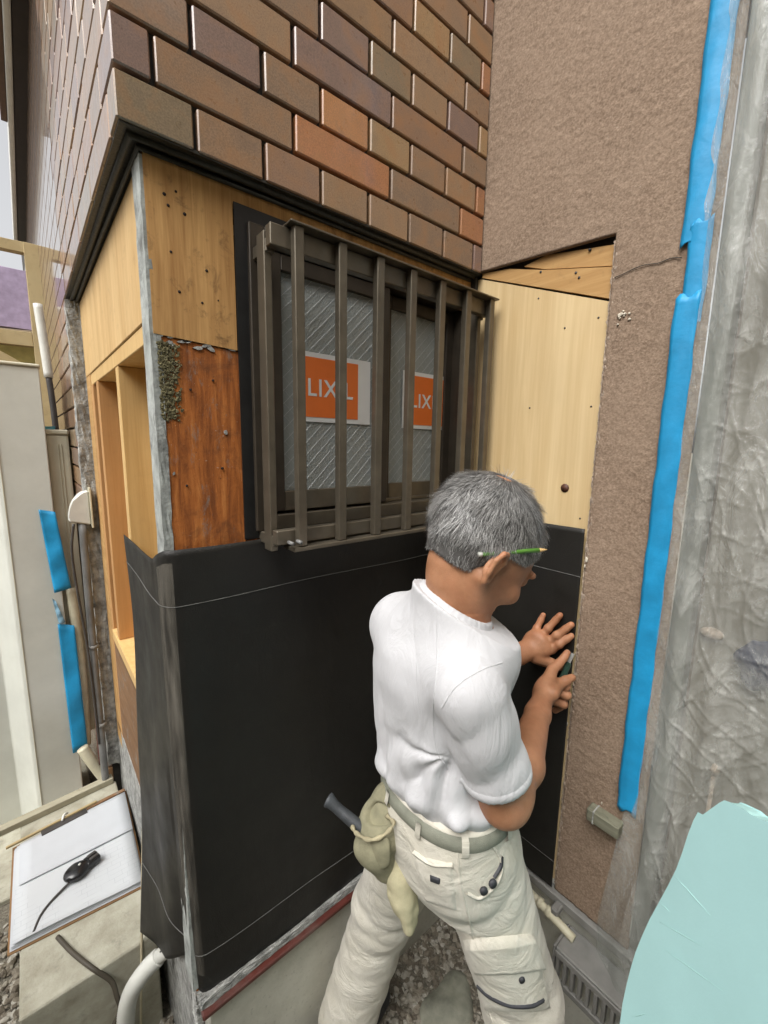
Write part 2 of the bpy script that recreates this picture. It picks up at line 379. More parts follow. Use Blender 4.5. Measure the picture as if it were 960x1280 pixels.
# eave of the same roof along the side wall
ev = thing('roof_eave', 'dark brown roof eave with white gutter edge above the side brick wall', 'eave', (XL, 2.0, ZTOP))
box('soffit', (.098, 1.2, ZTOP - .005), (XL + .02, 4.5, ZTOP + .05), simple('dark_brown_eave', (.028, .020, .015), .6), ev)
box('gutter', (.074, 1.2, ZTOP - .02), (.0965, 4.5, ZTOP + .06), M_WHITEPLASTIC, ev, .008, 2)
box('fascia', (.050, 1.2, ZTOP + .0), (.0735, 2.9, ZTOP + .12), simple('brown_fascia', (.10, .055, .03), .6), ev)

# ------------------------------------------------------------------ stripped timber corner below the bricks
tw = thing('timber_wall', 'stripped timber wall corner with plywood, studs and old orange-brown board', 'timber wall', (XLW, YW, .38))
TH = .014
prism('plywood_panel', [(XLW + .001, 1.726), (.322, 1.719), (.322, 1.968), (XR, 1.968), (XR, 1.999), (XLW + .001, 1.999)], 'y', YW, YW + TH, M_PLYFRONT, tw)['label'] = 'pale nail-marked plywood around the window top'
ob = prism('old_board', [(XLW + .004, .36), (.327, .36), (.327, 1.60), (.326, 1.717), (XLW + .006, 1.724)], 'y', YW + .003, YW + TH, M_OLDBOARD, tw); ob['label'] = 'old orange-brown stained board left of the window'
box('plywood_panel', (.328, YW + .004, .36), (XR, YW + TH, 1.352), M_OLDBOARD, tw)
for i in range(20):                                       # flakes of grey mortar and torn paper left on the board
    x = RNG.uniform(XLW + .01, .315); z = 1.722 + RNG.normal(0, .006) if i < 18 else RNG.uniform(1.38, 1.70); w = RNG.uniform(.006, .022); h = RNG.uniform(.002, .006)
    an = RNG.normal(0, .3) if i < 18 else RNG.uniform(0, 3.1)
    w *= .55; h *= .8; poly = []
    for t in np.linspace(0, 6.28, 9)[:-1]:
        k_ = RNG.uniform(.65, 1.1); du, dv = math.cos(t) * w * k_, math.sin(t) * h * k_; poly.append((x + du * math.cos(an) - dv * math.sin(an), z + du * math.sin(an) + dv * math.cos(an)))
    prism('mortar_flake', poly, 'y', YW + .0005, YW + .0045, M_OLDMORTAR, tw)
# crumbling crust patch beside the post
def crust(name, yz, mat, parent, n, r, fn):
    bm = bmesh.new()
    for i in range(n):
        p = fn(); m = Matrix.Translation(p) @ Matrix.Diagonal((*(RNG.uniform(.5, 1.3, 3) * r * np.array([1, .35, 1])), 1)); bmesh.ops.create_icosphere(bm, subdivisions=1, radius=1, matrix=m)
    o = from_bm(name, bm, mat, parent); o['kind'] = 'stuff'; return o
crust('mortar_crust', None, M_LICHEN, tw, 700, .0026, lambda: Vector((XLW + .006 + .036 * RNG.beta(1.0, 1.8), YW + .0025 - RNG.uniform(0, .0025), 1.585 + .130 * RNG.random() ** .8)))
post = rough_column('corner_post', (XLW - .004, YW + .001, .38), (XLW + .012, .872, 1.992), M_GREYPOST, tw, .00025, 70, 3); post['label'] = 'weathered grey corner post with dark stains'
for i, (x, z, w) in enumerate([(.215, 1.93, .0035), (.228, 1.955, .003), (.24, 1.925, .004), (.215, 1.86, .003), (.272, 1.845, .0035), (.225, 1.80, .0035), (.262, 1.79, .003), (.29, 1.80, .002), (.21, 1.945, .004), (.275, 1.66, .003), (.22, 1.47, .003), (.285, 1.50, .0035), (.235, 1.64, .003)]):
    tube('nail_hole', [(x, YW - .0006, z), (x, YW + .002, z)], w * .7, simple('nail_rust', (.02, .01, .006), .8, 0, 10, 0) if i == 0 else bpy.data.materials['nail_rust'], tw, 8)
# left face: plywood over a framed opening
box('plywood_panel', (XLW + .001, .8725, 1.757), (XLW + .013, 1.80, 1.995), M_PLYSIDE, tw)['label'] = 'new plywood on the side above the framed opening'
box('header', (XLW + .004, .8725, 1.722), (XLW + .100, 1.70, 1.7565), M_STUD, tw)
box('stud', (XLW + .004, 1.20, .905), (XLW + .102, 1.232, 1.7215), M_STUD, tw)
box('stud', (XLW + .003, 1.545, .905), (XLW + .102, 1.58, 1.7215), M_STUDDARK, tw)
box('stud', (XLW + .0025, 1.66, .42), (XLW + .102, 1.70, 1.7215), M_STUDDARK, tw)
box('jamb', (XLW + .018, .876, .905), (XLW + .10, .90, 1.7215), M_STUD, tw)
box('sill', (XLW - .002, .90, .870), (XLW + .102, 1.66, .9045), M_STUD, tw)
box('back_panel', (XLW + .104, .876, .5), (XLW + .116, 1.80, 1.99), M_STUD, tw)
box('corner_gap_filler', (.955, YW + .0165, .40), (XR + .075, YW + .045, 2.09), M_OLDWOOD, tw)  # filler added behind the corner to stop sky leaking through the gap
box('lower_panel', (XLW + .001, .874, .50), (XLW + .013, 1.659, .869), M_OLDWOOD, tw)['label'] = 'weathered brown board below the side sill'
box('edge_board', (XLW + .0015, 1.7015, .42), (XLW + .05, 1.80, 1.7565), M_BOARDWARM, tw)

# ------------------------------------------------------------------ foundation
fd = thing('foundation', 'low concrete foundation with red-brown metal strip under the black sheet', 'foundation', (.6, .8, GZ))
box('concrete_wall', (XLW + .02, .802, GZ - .2), (XR + .03, .95, .338), M_CONC, fd, .004)
box('concrete_wall', (XR + .016, -1.4, GZ - .2), (XR + .14, .801, .352), M_CONC, fd, .004)
box('concrete_wall', (XLW + .002, .865, GZ - .2), (XLW + .0195, 1.83, .49), M_OLDMORTAR, fd, .006)
rough_column('mortar_ledge', (XLW + .005, .794, .352), (XR, .83, .371), M_OLDMORTAR, fd, .0006, 2, 40)
box('flashing_strip', (XLW + .004, .782, .336), (XR, .80, .3505), M_REDSTRIP, fd, .003)
box('flashing_strip', (XR - .012, -1.2, .356), (XR + .016, .80, .382), M_GREYPLASTIC, fd, .003)
rough_column('mortar_edge', (XLW + .004, .835, .02), (XLW + .02, .864, .36), M_OLDMORTAR, fd, .0008, 30, 3)

# ------------------------------------------------------------------ stucco wall on the right
sw = thing('stucco_wall', 'taupe roughcast stucco wall at right angles to the brick wall', 'stucco wall', (XR, .3, .38))
def vnoise(u, v):
    r = np.zeros_like(u)
    for i, (f, a) in enumerate([(95, .0011), (190, .0008), (330, .0005)]):
        for j in range(4):
            t = (i * 4 + j) * 1.37 + .4; k = f * (1 + .22 * math.sin(5 * t))
            r += a * .5 * np.sin(k * (u * math.cos(t * 2.1) + v * math.sin(t * 2.1)) + 3 * np.sin(k * .37 * (u * math.cos(t * 3.7 + 1) - v * math.sin(t * 3.7 + 1)) + t) + t)
    return r
def ztop_open(y): return np.interp(y, [.436, .787], [1.993, 2.014])
ys_ = np.concatenate([np.linspace(.255, .436, 42), np.linspace(.436, .80, 84)[1:]]); zs_ = np.concatenate([np.linspace(.385, 1.993, 370), np.linspace(1.993, 2.75, 175)[1:]]); NY, NZ_ = len(ys_), len(zs_)
A = np.zeros((NY, NZ_, 3)); A[:, :, 0] = XR; A[:, :, 1] = ys_[:, None]; A[:, :, 2] = zs_[None, :]
up_ = np.where(ys_ >= .436, ztop_open(ys_) - 1.993, 0.0)[:, None]; A[:, :, 2] += np.where(zs_[None, :] >= 1.993, up_ * (2.75 - zs_[None, :]) / .757, 0)
A = A.reshape(-1, 3); Fc = [(a_, a_ + 1, a_ + NZ_ + 1, a_ + NZ_) for i in range(NY - 1) for k in range(NZ_ - 1) if not (i >= 41 and k < 369) for a_ in (i * NZ_ + k,)]
RF = RNG.normal(0, 1, (220, 720))                      # granular roughcast: smoothed random field, 4 mm cells
for ax_ in (0, 1): RF = (np.roll(RF, 1, ax_) + 5 * RF + np.roll(RF, -1, ax_)) / 7
RF /= RF.std(); u_ = (A[:, 1] - .18) / .0035; w_ = (A[:, 2] - .38) / .0035; ui, wi = u_.astype(int), w_.astype(int); fu, fw = u_ - ui, w_ - wi; RF = np.pad(RF, 4, mode='wrap')
gr_ = (RF[ui, wi] * (1 - fu) + RF[ui + 1, wi] * fu) * (1 - fw) + (RF[ui, wi + 1] * (1 - fu) + RF[ui + 1, wi + 1] * fu) * fw
A[:, 0] -= np.clip(.00050 * gr_, -.0008, .0018)

V = [tuple(p) for p in A]
def skirt(idx, dx=.032):
    s = len(V)
    for i in idx: p = V[i]; V.append((XR + dx, p[1], p[2]))
    for j in range(len(idx) - 1): Fc.append((idx[j], idx[j + 1], s + j + 1, s + j))
skirt([i * NZ_ + 369 for i in range(41, NY)], .012)            # top edge of the opening
skirt([41 * NZ_ + k for k in range(370)]); skirt([i * NZ_ for i in range(42)])
mesh('stucco', V, Fc, M_STUCCO, sw, True)
box('upper_stucco', (XR + .004, -1.4, 2.3), (XR + .1, .80, 5.2), M_STUCCO, sw, 0)
rough_column('stucco_edge', (XR + .0005, .430, .40), (XR + .010, .4385, 1.98), simple('crumbly_edge', (.33, .26, .20), .95, .4, 90, .9, 200), sw, .0005, 90, 2)
cr = [at_x(768, 347, XR - .0022), at_x(778, 343, XR - .0022), at_x(790, 337, XR - .0022), at_x(806, 331, XR - .0022), at_x(822, 329, XR - .0022), at_x(838, 323, XR - .0022), at_x(852, 322, XR - .0022)]
tube('crack', spline(cr, 5), .0009, M_MORTAR, sw, 5)
fil = simple('pale_filler', (.52, .47, .38), .95, .25, 80, .8, 200)
for i in range(34):
    p = at_x(778 + RNG.normal(0, 6), 392 + RNG.normal(0, 5), XR - .002); 
    s = RNG.uniform(.002, .006); bm = bmesh.new(); bmesh.ops.create_icosphere(bm, subdivisions=1, radius=1, matrix=Matrix.Translation(Vector(p)) @ Matrix.Diagonal((.0012, s, s * .8, 1)))
    s *= .6
    if i < 12: from_bm('filler_dab', bm, fil, sw, True)
    else: bm.free()
for px, py, s in [(733, 700, .006), (731, 708, .004), (709, 905, .004), (706, 920, .003), (752, 1004, .003)]:
    bm = bmesh.new(); bmesh.ops.create_icosphere(bm, subdivisions=1, radius=1, matrix=Matrix.Translation(Vector(at_x(px, py, XR - .002))) @ Matrix.Diagonal((.0015, s * .6, s * 1.4, 1))); from_bm('filler_dab', bm, fil, sw, True)
# what stands in the opening
pp = thing('plywood_panel', 'pale new plywood panel with a dark knot filling the stucco opening', 'plywood', (XR, .6, 1.36))
prism('panel', [(.4395, .40), (.80, .40), (.80, 2.000), (.786, 1.997), (.4395, 1.862)], 'x', XR + .010, XR + .022, M_PLYNEW, pp)
box('edge_fillet', (XR + .001, .8005, .40), (XR + .009, .8165, 2.006), M_MORTAR, pp, 0)
knot = at_x(706, 610, XR + .009)
tube('knot', [(XR + .0085, knot[1], knot[2]), (XR + .012, knot[1], knot[2])], .0105, simple('knot_brown', (.085, .032, .018), .6, .4, 200, .2), pp, 10).scale = (1, 1, 1)
for px, py in [(673, 373), (748, 397), (739, 508), (725, 648), (662, 510), (706, 410), (611, 492), (700, 660)]:
    p = at_x(px, py, XR + .0095); tube('screw', [(XR + .0092, p[1], p[2]), (XR + .0112, p[1], p[2])], .0022, M_DARKPIPE, pp, 8)
tb = thing('timber_board', 'upper warm brown board in the wedge above the pale plywood', 'timber board', (XR, .6, 1.95), 'boards in the wedge above the plywood')
prism('plank', [(.437, 1.934), (.437, 1.976), (.60, 2.003), (.66, 1.995), (.60, 1.972)], 'x', XR + .012, XR + .026, M_BOARDWARM, tb)
tb2 = thing('timber_board', 'lower knotty brown board directly on top of the pale plywood', 'timber board', (XR, .6, 1.88), 'boards in the wedge above the plywood')
prism('plank', [(.4375, 1.867), (.4375, 1.931), (.60, 1.9695), (.70, 2.0), (.786, 2.012), (.786, 2.001)], 'x', XR + .009, XR + .026, M_BOARDWARM, tb2)
for px, py in [(737, 312), (676, 340), (720, 341), (724, 347)]:
    p = at_x(px, py, XR + .009); tube('knot', [(XR + .008, p[1], p[2]), (XR + .013, p[1], p[2])], .003, M_DARKPIPE, tb2, 8)
box('backing', (XR + .034, .40, .39), (XR + .05, .83, 2.10), M_MORTAR, sw, 0)

# ------------------------------------------------------------------ window
wnd = thing('window', 'small sliding window with wired frosted glass and orange stickers', 'window', (.65, YW, 1.36))
X0, X1, ZB, ZT = .346, .982, 1.372, 1.945
fl = prism('flashing_tape', [(.323, 1.357), (.360, 1.357), (.360, 1.930), (.975, 1.930), (.975, 1.9665), (.323, 1.972)], 'y', YW - .003, YW - .0005, M_BLACK, wnd, 0)
for a, b in [((X0, YW - .012, ZB), (X0 + .030, .905, ZT)), ((X1 - .03, YW - .012, ZB), (X1, .905, ZT))]: box('frame', a, b, M_BRONZEDARK, wnd)
box('frame', (X0 + .0305, YW - .012, ZT - .028), (X1 - .0305, .905, ZT), M_BRONZEDARK, wnd)
box('frame', (X0 + .0305, YW - .012, ZB), (X1 - .0305, .905, ZB + .030), M_BRONZE, wnd)
box('track', (X0 + .031, YW + .02, ZB + .0305), (X1 - .031, YW + .026, ZB + .040), M_BRONZE, wnd)
g = G('frosted_glass'); v = g.co(); g.P(Base_Color=(.46, .49, .475), Roughness=.25, Specular_IOR_Level=.7); g.bump(g.voro(v, 260), .5, .002)
tr = g.n('ShaderNodeBsdfTransparent', Color=(.78, .82, .80)); mx = g.n('ShaderNodeMixShader'); mx.inputs[0].default_value = .55
g.t.links.new(tr.outputs[0], mx.inputs[1]); g.t.links.new(g.b.outputs[0], mx.inputs[2]); g.t.links.new(mx.outputs[0], g.out.inputs[0]); M_GLASS = g.m
M_WIRE = simple('glass_wire', (.42, .43, .42), .4, .1, 10, 0, metal=.3)
M_STW = simple('sticker_white', (.66, .67, .66), .5, .04, 20, 0)
M_STO = simple('sticker_orange', (.70, .155, .022), .5, .05, 20, 0)
def sash(xa, xb, y, side):
    s = thing_part('sash', wnd)
    z0, z1 = ZB + .036, ZT - .034; st = .034
    box('stile', (xa, y, z0), (xa + st, y + .028, z1), M_BRONZEDARK, s); box('stile', (xb - st, y, z0), (xb, y + .028, z1), M_BRONZEDARK, s)
    box('rail', (xa + st + .0002, y, z1 - .03), (xb - st - .0002, y + .028, z1), M_BRONZEDARK, s); box('rail', (xa + st + .0002, y, z0), (xb - st - .0002, y + .028, z0 + .042), M_BRONZE, s)
    gx0, gx1, gz0, gz1 = xa + st - .002, xb - st + .002, z0 + .04, z1 - .028
    box('glass', (gx0, y + .010, gz0), (gx1, y + .015, gz1), M_GLASS, s, 0)
    bm = bmesh.new(); stp = .026
    c = gx0 - (gz1 - gz0)
    while c < gx1 + (gz1 - gz0):
        for sg in (1, -1):
            # line x = c + t (sg=1) or x = c2 - t
            xs = lambda t: c + t if sg == 1 else gx0 + gx1 - c - t
            ts = [t for t in np.linspace(0, gz1 - gz0, 90) if gx0 < xs(t) < gx1]
            if len(ts) > 2:
                a = Vector((xs(ts[0]), y + .0085, gz0 + ts[0])); b = Vector((xs(ts[-1]), y + .0085, gz0 + ts[-1])); d = (b - a); L = d.length
                m = Matrix.Translation((a + b) / 2) @ d.to_track_quat('Z', 'Y').to_matrix().to_4x4()
                r = .00030 if sg == 1 else .00012
                bmesh.ops.create_cone(bm, segments=4, radius1=r, radius2=r, depth=L, matrix=m, cap_ends=False)
        c += stp
    w = from_bm('glass_wire', bm, M_WIRE, s); w['kind'] = 'stuff'
    return s
# a part that is an Empty sits at its thing's base, so its own pieces need the same inverse
def thing_part(name, parent):
    o = bpy.data.objects.new(name, None); o['base'] = [0.0, 0.0, 0.0]; COL.objects.link(o); o.parent = parent
    o.matrix_parent_inverse = Matrix.Translation(-Vector(parent['base'])); o.empty_display_size = .02
    return o
sL = sash(X0 + .032, .692, YW - .004, 0); sR = sash(.690, X1 - .022, YW + .027, 1)
def text_mesh(name, s, size, mat, parent, loc, rot, ext, wide, high):
    cu = bpy.data.curves.new(name, 'FONT'); cu.body = s; cu.size = size; cu.extrude = ext; cu.align_x = 'CENTER'; cu.align_y = 'CENTER'; cu.offset = size * .012; cu.space_character = 1.12
    o = bpy.data.objects.new(name, cu); COL.objects.link(o)
    dg = bpy.context.evaluated_depsgraph_get(); me = bpy.data.meshes.new_from_object(o.evaluated_get(dg)); bpy.data.objects.remove(o); bpy.data.curves.remove(cu)
    cs = np.array([v_.co[:] for v_ in me.vertices]); lo_, hi_ = cs.min(0), cs.max(0); sx_, sy_ = wide / (hi_[0] - lo_[0]), high / (hi_[1] - lo_[1])
    me.transform(Matrix.Translation(loc) @ rot @ Matrix.Diagonal((sx_, sy_, 1, 1)) @ Matrix.Translation((-(lo_[0] + hi_[0]) / 2, -(lo_[1] + hi_[1]) / 2, 0))); me.materials.clear(); me.materials.append(mat)
    return link(bpy.data.objects.new(name, me), parent)
ROTF = Matrix.Rotation(rad(90), 4, 'X')
def sticker(s, xa, xb, xo0, xo1, z0, z1, y):
    box('sticker', (xa, y, z0), (xb, y + .0008, z1), M_STW, s, 0)
    box('sticker_print', (xo0, y - .0006, z0 + .010), (xo1, y - .0001, z1 - .010), M_STO, s, 0)
    text_mesh('sticker_lettering', 'LIXIL', .05, M_STW, s, Vector(((xo0 + xo1) / 2, y - .0009, (z0 + z1) / 2)), ROTF, .0002, .116, .036)
sticker(sL, .444, .640, .458, .604, 1.596, 1.740, YW + .0028)
sticker(sR, .772, .958, .786, .938, 1.594, 1.742, YW + .0338)
# dim room behind the glass: gathered net curtain and dark lining
cv = []; cf = []; nx = 90
for i in range(nx):
    x = .30 + .72 * i / (nx - 1)
    for z in (1.30, 2.0): cv.append((x, .955 + .012 * math.sin(i * .9) + .006 * math.sin(i * 2.3 + 1), z))
for i in range(nx - 1): cf.append((2 * i, 2 * i + 1, 2 * i + 3, 2 * i + 2))
cur = mesh('net_curtain', cv, cf, simple('grey_curtain', (.36, .38, .37), .9, .15, 20, 0), None, True); tag(cur, 'grey gathered curtain behind the frosted window glass', 'curtain')
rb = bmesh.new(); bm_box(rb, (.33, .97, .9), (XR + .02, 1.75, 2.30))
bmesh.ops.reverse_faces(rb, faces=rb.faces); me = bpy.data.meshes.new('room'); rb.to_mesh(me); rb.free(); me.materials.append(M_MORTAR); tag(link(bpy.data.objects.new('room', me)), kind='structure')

# ------------------------------------------------------------------ window grille
gr = thing('window_grille', 'bronze aluminium security grille with seven upright bars over the window', 'grille', (.65, .725, 1.36))
GY = .722
for i in range(7):
    x = .399 + .0925 * i; box('bar', (x - .0095, GY - .006, 1.352), (x + .0095, GY + .010, 1.9215), M_BRONZE, gr, .0015)
box('top_rail', (.352, GY + .0105, 1.885), (.966, GY + .030, 1.9205), M_BRONZE, gr)
box('bottom_rail', (.352, GY + .0105, 1.356), (.966, GY + .030, 1.384), M_BRONZE, gr)
box('top_cap', (.380, GY - .012, 1.9222), (.974, GY + .034, 1.9258), M_BRONZE, gr, .001)
box('bottom_sill', (.378, GY - .010, 1.3435), (.972, GY + .034, 1.3515), M_BRONZE, gr, .001)
for x in (.3525, .947):
    box('side_frame', (x, GY + .0305, 1.350), (x + .018, YW - .0035, 1.372), M_BRONZE, gr)
    box('side_frame', (x, GY + .0305, 1.880), (x + .018, YW - .0035, 1.902), M_BRONZE, gr)
    box('side_post', (x - .002, GY + .034, 1.340), (x + .013, GY + .064, 1.915), M_BRONZE, gr)
for x in (.372, .39): tube('bolt', [(x, GY - .014, 1.362), (x, GY + .002, 1.362)], .004, M_GREYPIPE, gr, 8)
# unseen alley walls, added to close off the low sky and darken below
M_SHADEWALL = simple('shade_wall_render', (.40, .36, .29), .85, .1, 6, .2)
tag(box('added_shade_wall', (-6, -2.0, GZ - .2), (1.6, -1.8, 4.2), M_SHADEWALL, None, .01), kind='structure')
tag(box('added_shade_wall', (-2.2, -1.79, GZ - .2), (-2.0, 1.2, 3.0), M_SHADEWALL, None, .01), kind='structure')
# ------------------------------------------------------------------ black felt sheet
fs = thing('felt_sheet', 'black building felt hung over the lower wall around both corners', 'felt sheet', (.5, YW, .37))
NS, NZ = 200, 84
def felt_path(z):
    """horizontal section of the sheet at height z: points (x, y) from the free left edge round to the right wall"""
    t = (1.36 - z) / 1.0                                        # 0 at the top, 1 at the hem
    flare = max(0, t - .15) ** 1.6
    xl = XLW - .008 - .064 * flare                              # hangs free of the side wall lower down
    yl = 1.205 - .030 * math.sin(min(t, 1) * math.pi) - .135 * flare
    yf = YW - .011 - .007 * math.sin(min(t, 1) * 3.0)
    cx = XLW - .010 + .018 * flare                              # fold at the corner
    pts = [(xl, yl), (xl * .5 + (XLW - .012) * .5 + .004 * math.sin(3 * t), (yl + .93) / 2), (XLW - .014 - .012 * flare, .93), (cx - .004, .865), (cx - .002, .832), (cx + .012, yf + .006), (cx + .04, yf)]
    for x in (.30, .45, .6, .72, .82): pts.append((x, yf - .005 * math.sin(9 * x + 4 * t) - .0035 * math.sin(21 * x - 7 * t + 1)))
    b = .035 + .05 * max(0, min(1, t))                           # does not reach into the inner corner
    pts += [(XR - .012 - b * 1.25, yf - .004), (XR - .012 - b * .55, yf - b * .38), (XR - .011 - b * .12, yf - b * 1.0), (XR - .0085, yf - b * 1.7), (XR - .008, .60), (XR - .0085, .52), (XR - .008, .4405)]
    S = np.array(spline(pts, 14)); L = np.concatenate([[0], np.cumsum(np.linalg.norm(np.diff(S, axis=0), axis=1))])
    # keep the same share of points on every stretch so that the columns stay upright
    k = [L[i * 14] for i in range(len(pts))]
    anchors = [0, 3, 5, 11, 14, len(pts) - 1]; share = [0, .20, .27, .62, .76, 1.0]
    u = np.interp(np.linspace(0, 1, NS), share, [k[a] for a in anchors])
    return np.stack([np.interp(u, L, S[:, 0]), np.interp(u, L, S[:, 1])], 1), np.linspace(0, 1, NS)
def felt_z(s, v):
    top = np.interp(s, [0, .20, .26, .62, .76, 1], [1.318, 1.332, 1.356, 1.357, 1.361, 1.365])
    bot = np.interp(s, [0, .12, .20, .235, .27, .33, .62, .76, 1], [.285, .335, .425, .390, .368, .371, .373, .385, .392])
    return top + (bot - top) * v
V = np.zeros((NZ, NS, 3)); ss = np.linspace(0, 1, NS)
for j in range(NZ):
    v = j / (NZ - 1); zz = felt_z(ss, v)
    P, _ = felt_path(1.36 - v * .99); V[j, :, 0] = P[:, 0]; V[j, :, 1] = P[:, 1]; V[j, :, 2] = zz
# a little slack in the sheet
V[:, :, 0] += .0022 * np.sin(V[:, :, 2] * 11 + 2) * (ss < .2)[None, :]
Fc = [(j * NS + i, j * NS + i + 1, (j + 1) * NS + i + 1, (j + 1) * NS + i) for j in range(NZ - 1) for i in range(NS - 1)]
sh = mesh('sheet', V.reshape(-1, 3), Fc, M_FELT, fs, True)
md = sh.modifiers.new('thickness', 'SOLIDIFY'); md.thickness = .0016; md.offset = 0
def felt_line(z_of, s0=0.0, s1=1.0):
    pts = []; nr = []
    for i in range(NS):
        if not s0 <= ss[i] <= s1: continue
        zt, zb = felt_z(ss[i], 0.0), felt_z(ss[i], 1.0); v = (zt - z_of) / (zt - zb); j = min(NZ - 2, max(0, int(v * (NZ - 1)))); f = v * (NZ - 1) - j
        p = V[j, i] * (1 - f) + V[j + 1, i] * f; i2 = min(NS - 1, i + 1); i1 = max(0, i - 1); tg = V[j, i2] - V[j, i1]
        n = np.array([tg[1], -tg[0], 0]); n /= np.linalg.norm(n); pts.append(p + n * .0014); nr.append(n)
    return pts, nr
for z in (1.250, .470):
    p, nr = felt_line(z); ribbon('printed_line', p, nr, .0016, M_WHITEINK, fs, .0003)
# dusty rub mark on the fold of the corner
g = G('dusty_rub'); v = g.co((1, 1, .12)); f = g.noise(v, 55, 8, .7); g.P(Base_Color=(.22, .20, .165), Roughness=.9)
tr = g.n('ShaderNodeBsdfTransparent'); mx = g.n('ShaderNodeMixShader'); g.t.links.new(g.ramp(f, [(.34, 0), (.72, .6)]), mx.inputs[0])
g.t.links.new(tr.outputs[0], mx.inputs[1]); g.t.links.new(g.b.outputs[0], mx.inputs[2]); g.t.links.new(mx.outputs[0], g.out.inputs[0]); M_DUST = g.m
W = []; i0 = [k for k in range(NS) if .225 <= ss[k] <= .278]
for j in range(2, NZ - 4):
    for q, i in enumerate(i0):
        tg = V[j, i + 1] - V[j, i - 1]; n = np.array([tg[1], -tg[0], 0]); n /= np.linalg.norm(n)
        W.append(V[j, i] + n * (.0012 if 0 < q < len(i0) - 1 else -.0005))
n0 = len(i0); mesh('dust_streak', W, [(j * n0 + i, j * n0 + i + 1, (j + 1) * n0 + i + 1, (j + 1) * n0 + i) for j in range(NZ - 7) for i in range(n0 - 1)], M_DUST, fs, True)

# ------------------------------------------------------------------ masking film, tape and what it covers
g = G('clear_film'); v = g.co(); g.P(Base_Color=(.74, .745, .70), Roughness=.05, Specular_IOR_Level=1.0)
h = g.math('ABSOLUTE', g.math('SUBTRACT', g.noise(g.co((1, 1, .6)), 42, 5, .62, 2.6), .5)); g.bump(h, .8, .006)
tr = g.n('ShaderNodeBsdfTransparent', Color=(.93, .95, .94)); mx = g.n('ShaderNodeMixShader')
g.t.links.new(g.ramp(g.noise(g.co((1, 1, .4)), 15, 7, .68, 1.2), [(.32, .14), (.68, .46)]), mx.inputs[0])
g.t.links.new(tr.outputs[0], mx.inputs[1]); g.t.links.new(g.b.outputs[0], mx.inputs[2]); g.t.links.new(mx.outputs[0], g.out.inputs[0]); M_FILM = g.m
mf = thing('masking_film', 'crinkled clear masking film taped down the right of the stucco wall', 'plastic film', (XR, .2, .2))
ny, nz = 300, 760
t = np.linspace(0, 1, ny)[:, None]; z = (2.75 - 2.55 * np.linspace(0, 1, nz))[None, :]
low = np.maximum(0, (.80 - z) / .6); y0 = .288 + .035 * np.minimum(1, low * 1.6) - .05 * np.maximum(0, low - .7)
y = y0 - (y0 + .42) * t ** 1.35
pl = .012 * np.exp(-((t - .16) / .030) ** 2) + .007 * np.exp(-((t - .27) / .022) ** 2)                  # upright pleats beside the tape
bulge = .045 * np.minimum(1, low) * np.sin(np.minimum(1, t * 3.2) * math.pi / 2)
def crease(u): return 1 - np.abs(np.sin(u))
soft = .0045 * np.sin(9 * z + 26 * y + 2 * np.sin(7 * z)) + .004 * np.sin(17 * z - 31 * y + 1.5)
cr_ = np.zeros((ny, nz))
for i in range(9):
    an_ = i * 2.399; k_ = 34 + 17 * (i % 5); cr_ += (.0032 / (1 + .25 * i)) * crease(k_ * (y * math.cos(an_) + .55 * z * math.sin(an_)) + 2.6 * np.sin(k_ * .33 * (y * math.cos(an_ + 1.9) + .6 * z * math.sin(an_ + 1.9)) + i) + i) ** 9
long_ = .006 * crease(62 * y + 1.3 * np.sin(3.2 * z) + 3) ** 2 * np.clip((z - 1.5) / .3, .25, 1)
x = XR - .006 - pl - bulge - (.010 + soft + cr_ * np.clip((2.2 - z) / .8, .3, 1) + long_) * np.clip((t - .06) * 9, 0, 1) - .05 * t
V = np.stack([x, y + .004 * np.sin(17 * z) * np.minimum(1, t * 5), z + 0 * y], -1).reshape(-1, 3)
mesh('film', V, [(i * nz + k, i * nz + k + 1, (i + 1) * nz + k + 1, (i + 1) * nz + k) for i in range(ny - 1) for k in range(nz - 1)], M_FILM, mf, True)
def tape_strip(name, path, w, parent, mat=None, off=.0035, axis='y', amp=.0012):
    """strip of tape on the stucco: path of (y, z) centre points, width along y"""
    pts = spline([(0, *p) for p in path], 26); Vv = []; n = len(pts)
    for i, p in enumerate(pts):
        for j in range(7):
            q = j / 6 - .5; x = XR - off - amp * math.sin(q * 6.0 + .7) - .0006 * math.sin(p[2] * 60 + q * 5) - (.004 if abs(q + .12) < .02 else 0) * .3
            x -= .0005 * math.sin(p[2] * 47 + 3 * math.sin(p[2] * 19) + q * 7) * (.4 + .6 * math.sin(p[2] * 5.3) ** 2); e_ = .0006 * math.sin(p[2] * 83 + 9 * q) * (abs(q) > .4)
            Vv.append((x, p[1] + q * w + .0008 * math.sin(p[2] * 40) + e_, p[2] + (.006 * math.sin(q * 9 + p[2] * 3) if i in (0, n - 1) else 0)))
    o = mesh(name, Vv, [(i * 7 + j, i * 7 + j + 1, (i + 1) * 7 + j + 1, (i + 1) * 7 + j) for i in range(n - 1) for j in range(6)], mat or M_TAPE, parent, True)
    m = o.modifiers.new('thickness', 'SOLIDIFY'); m.thickness = .0005; m.offset = 0; return o
tape_strip('tape', [(.290, 2.75), (.289, 2.3), (.290, 2.1), (.291, 1.925)], .043, mf, off=.0085)
tape_strip('tape', [(.281, 1.96), (.281, 1.88), (.283, 1.78)], .036, mf, off=.0100)
tape_strip('tape', [(.290, 1.835), (.290, 1.5), (.289, 1.2), (.290, .95), (.289, .738)], .040, mf, off=.0115)
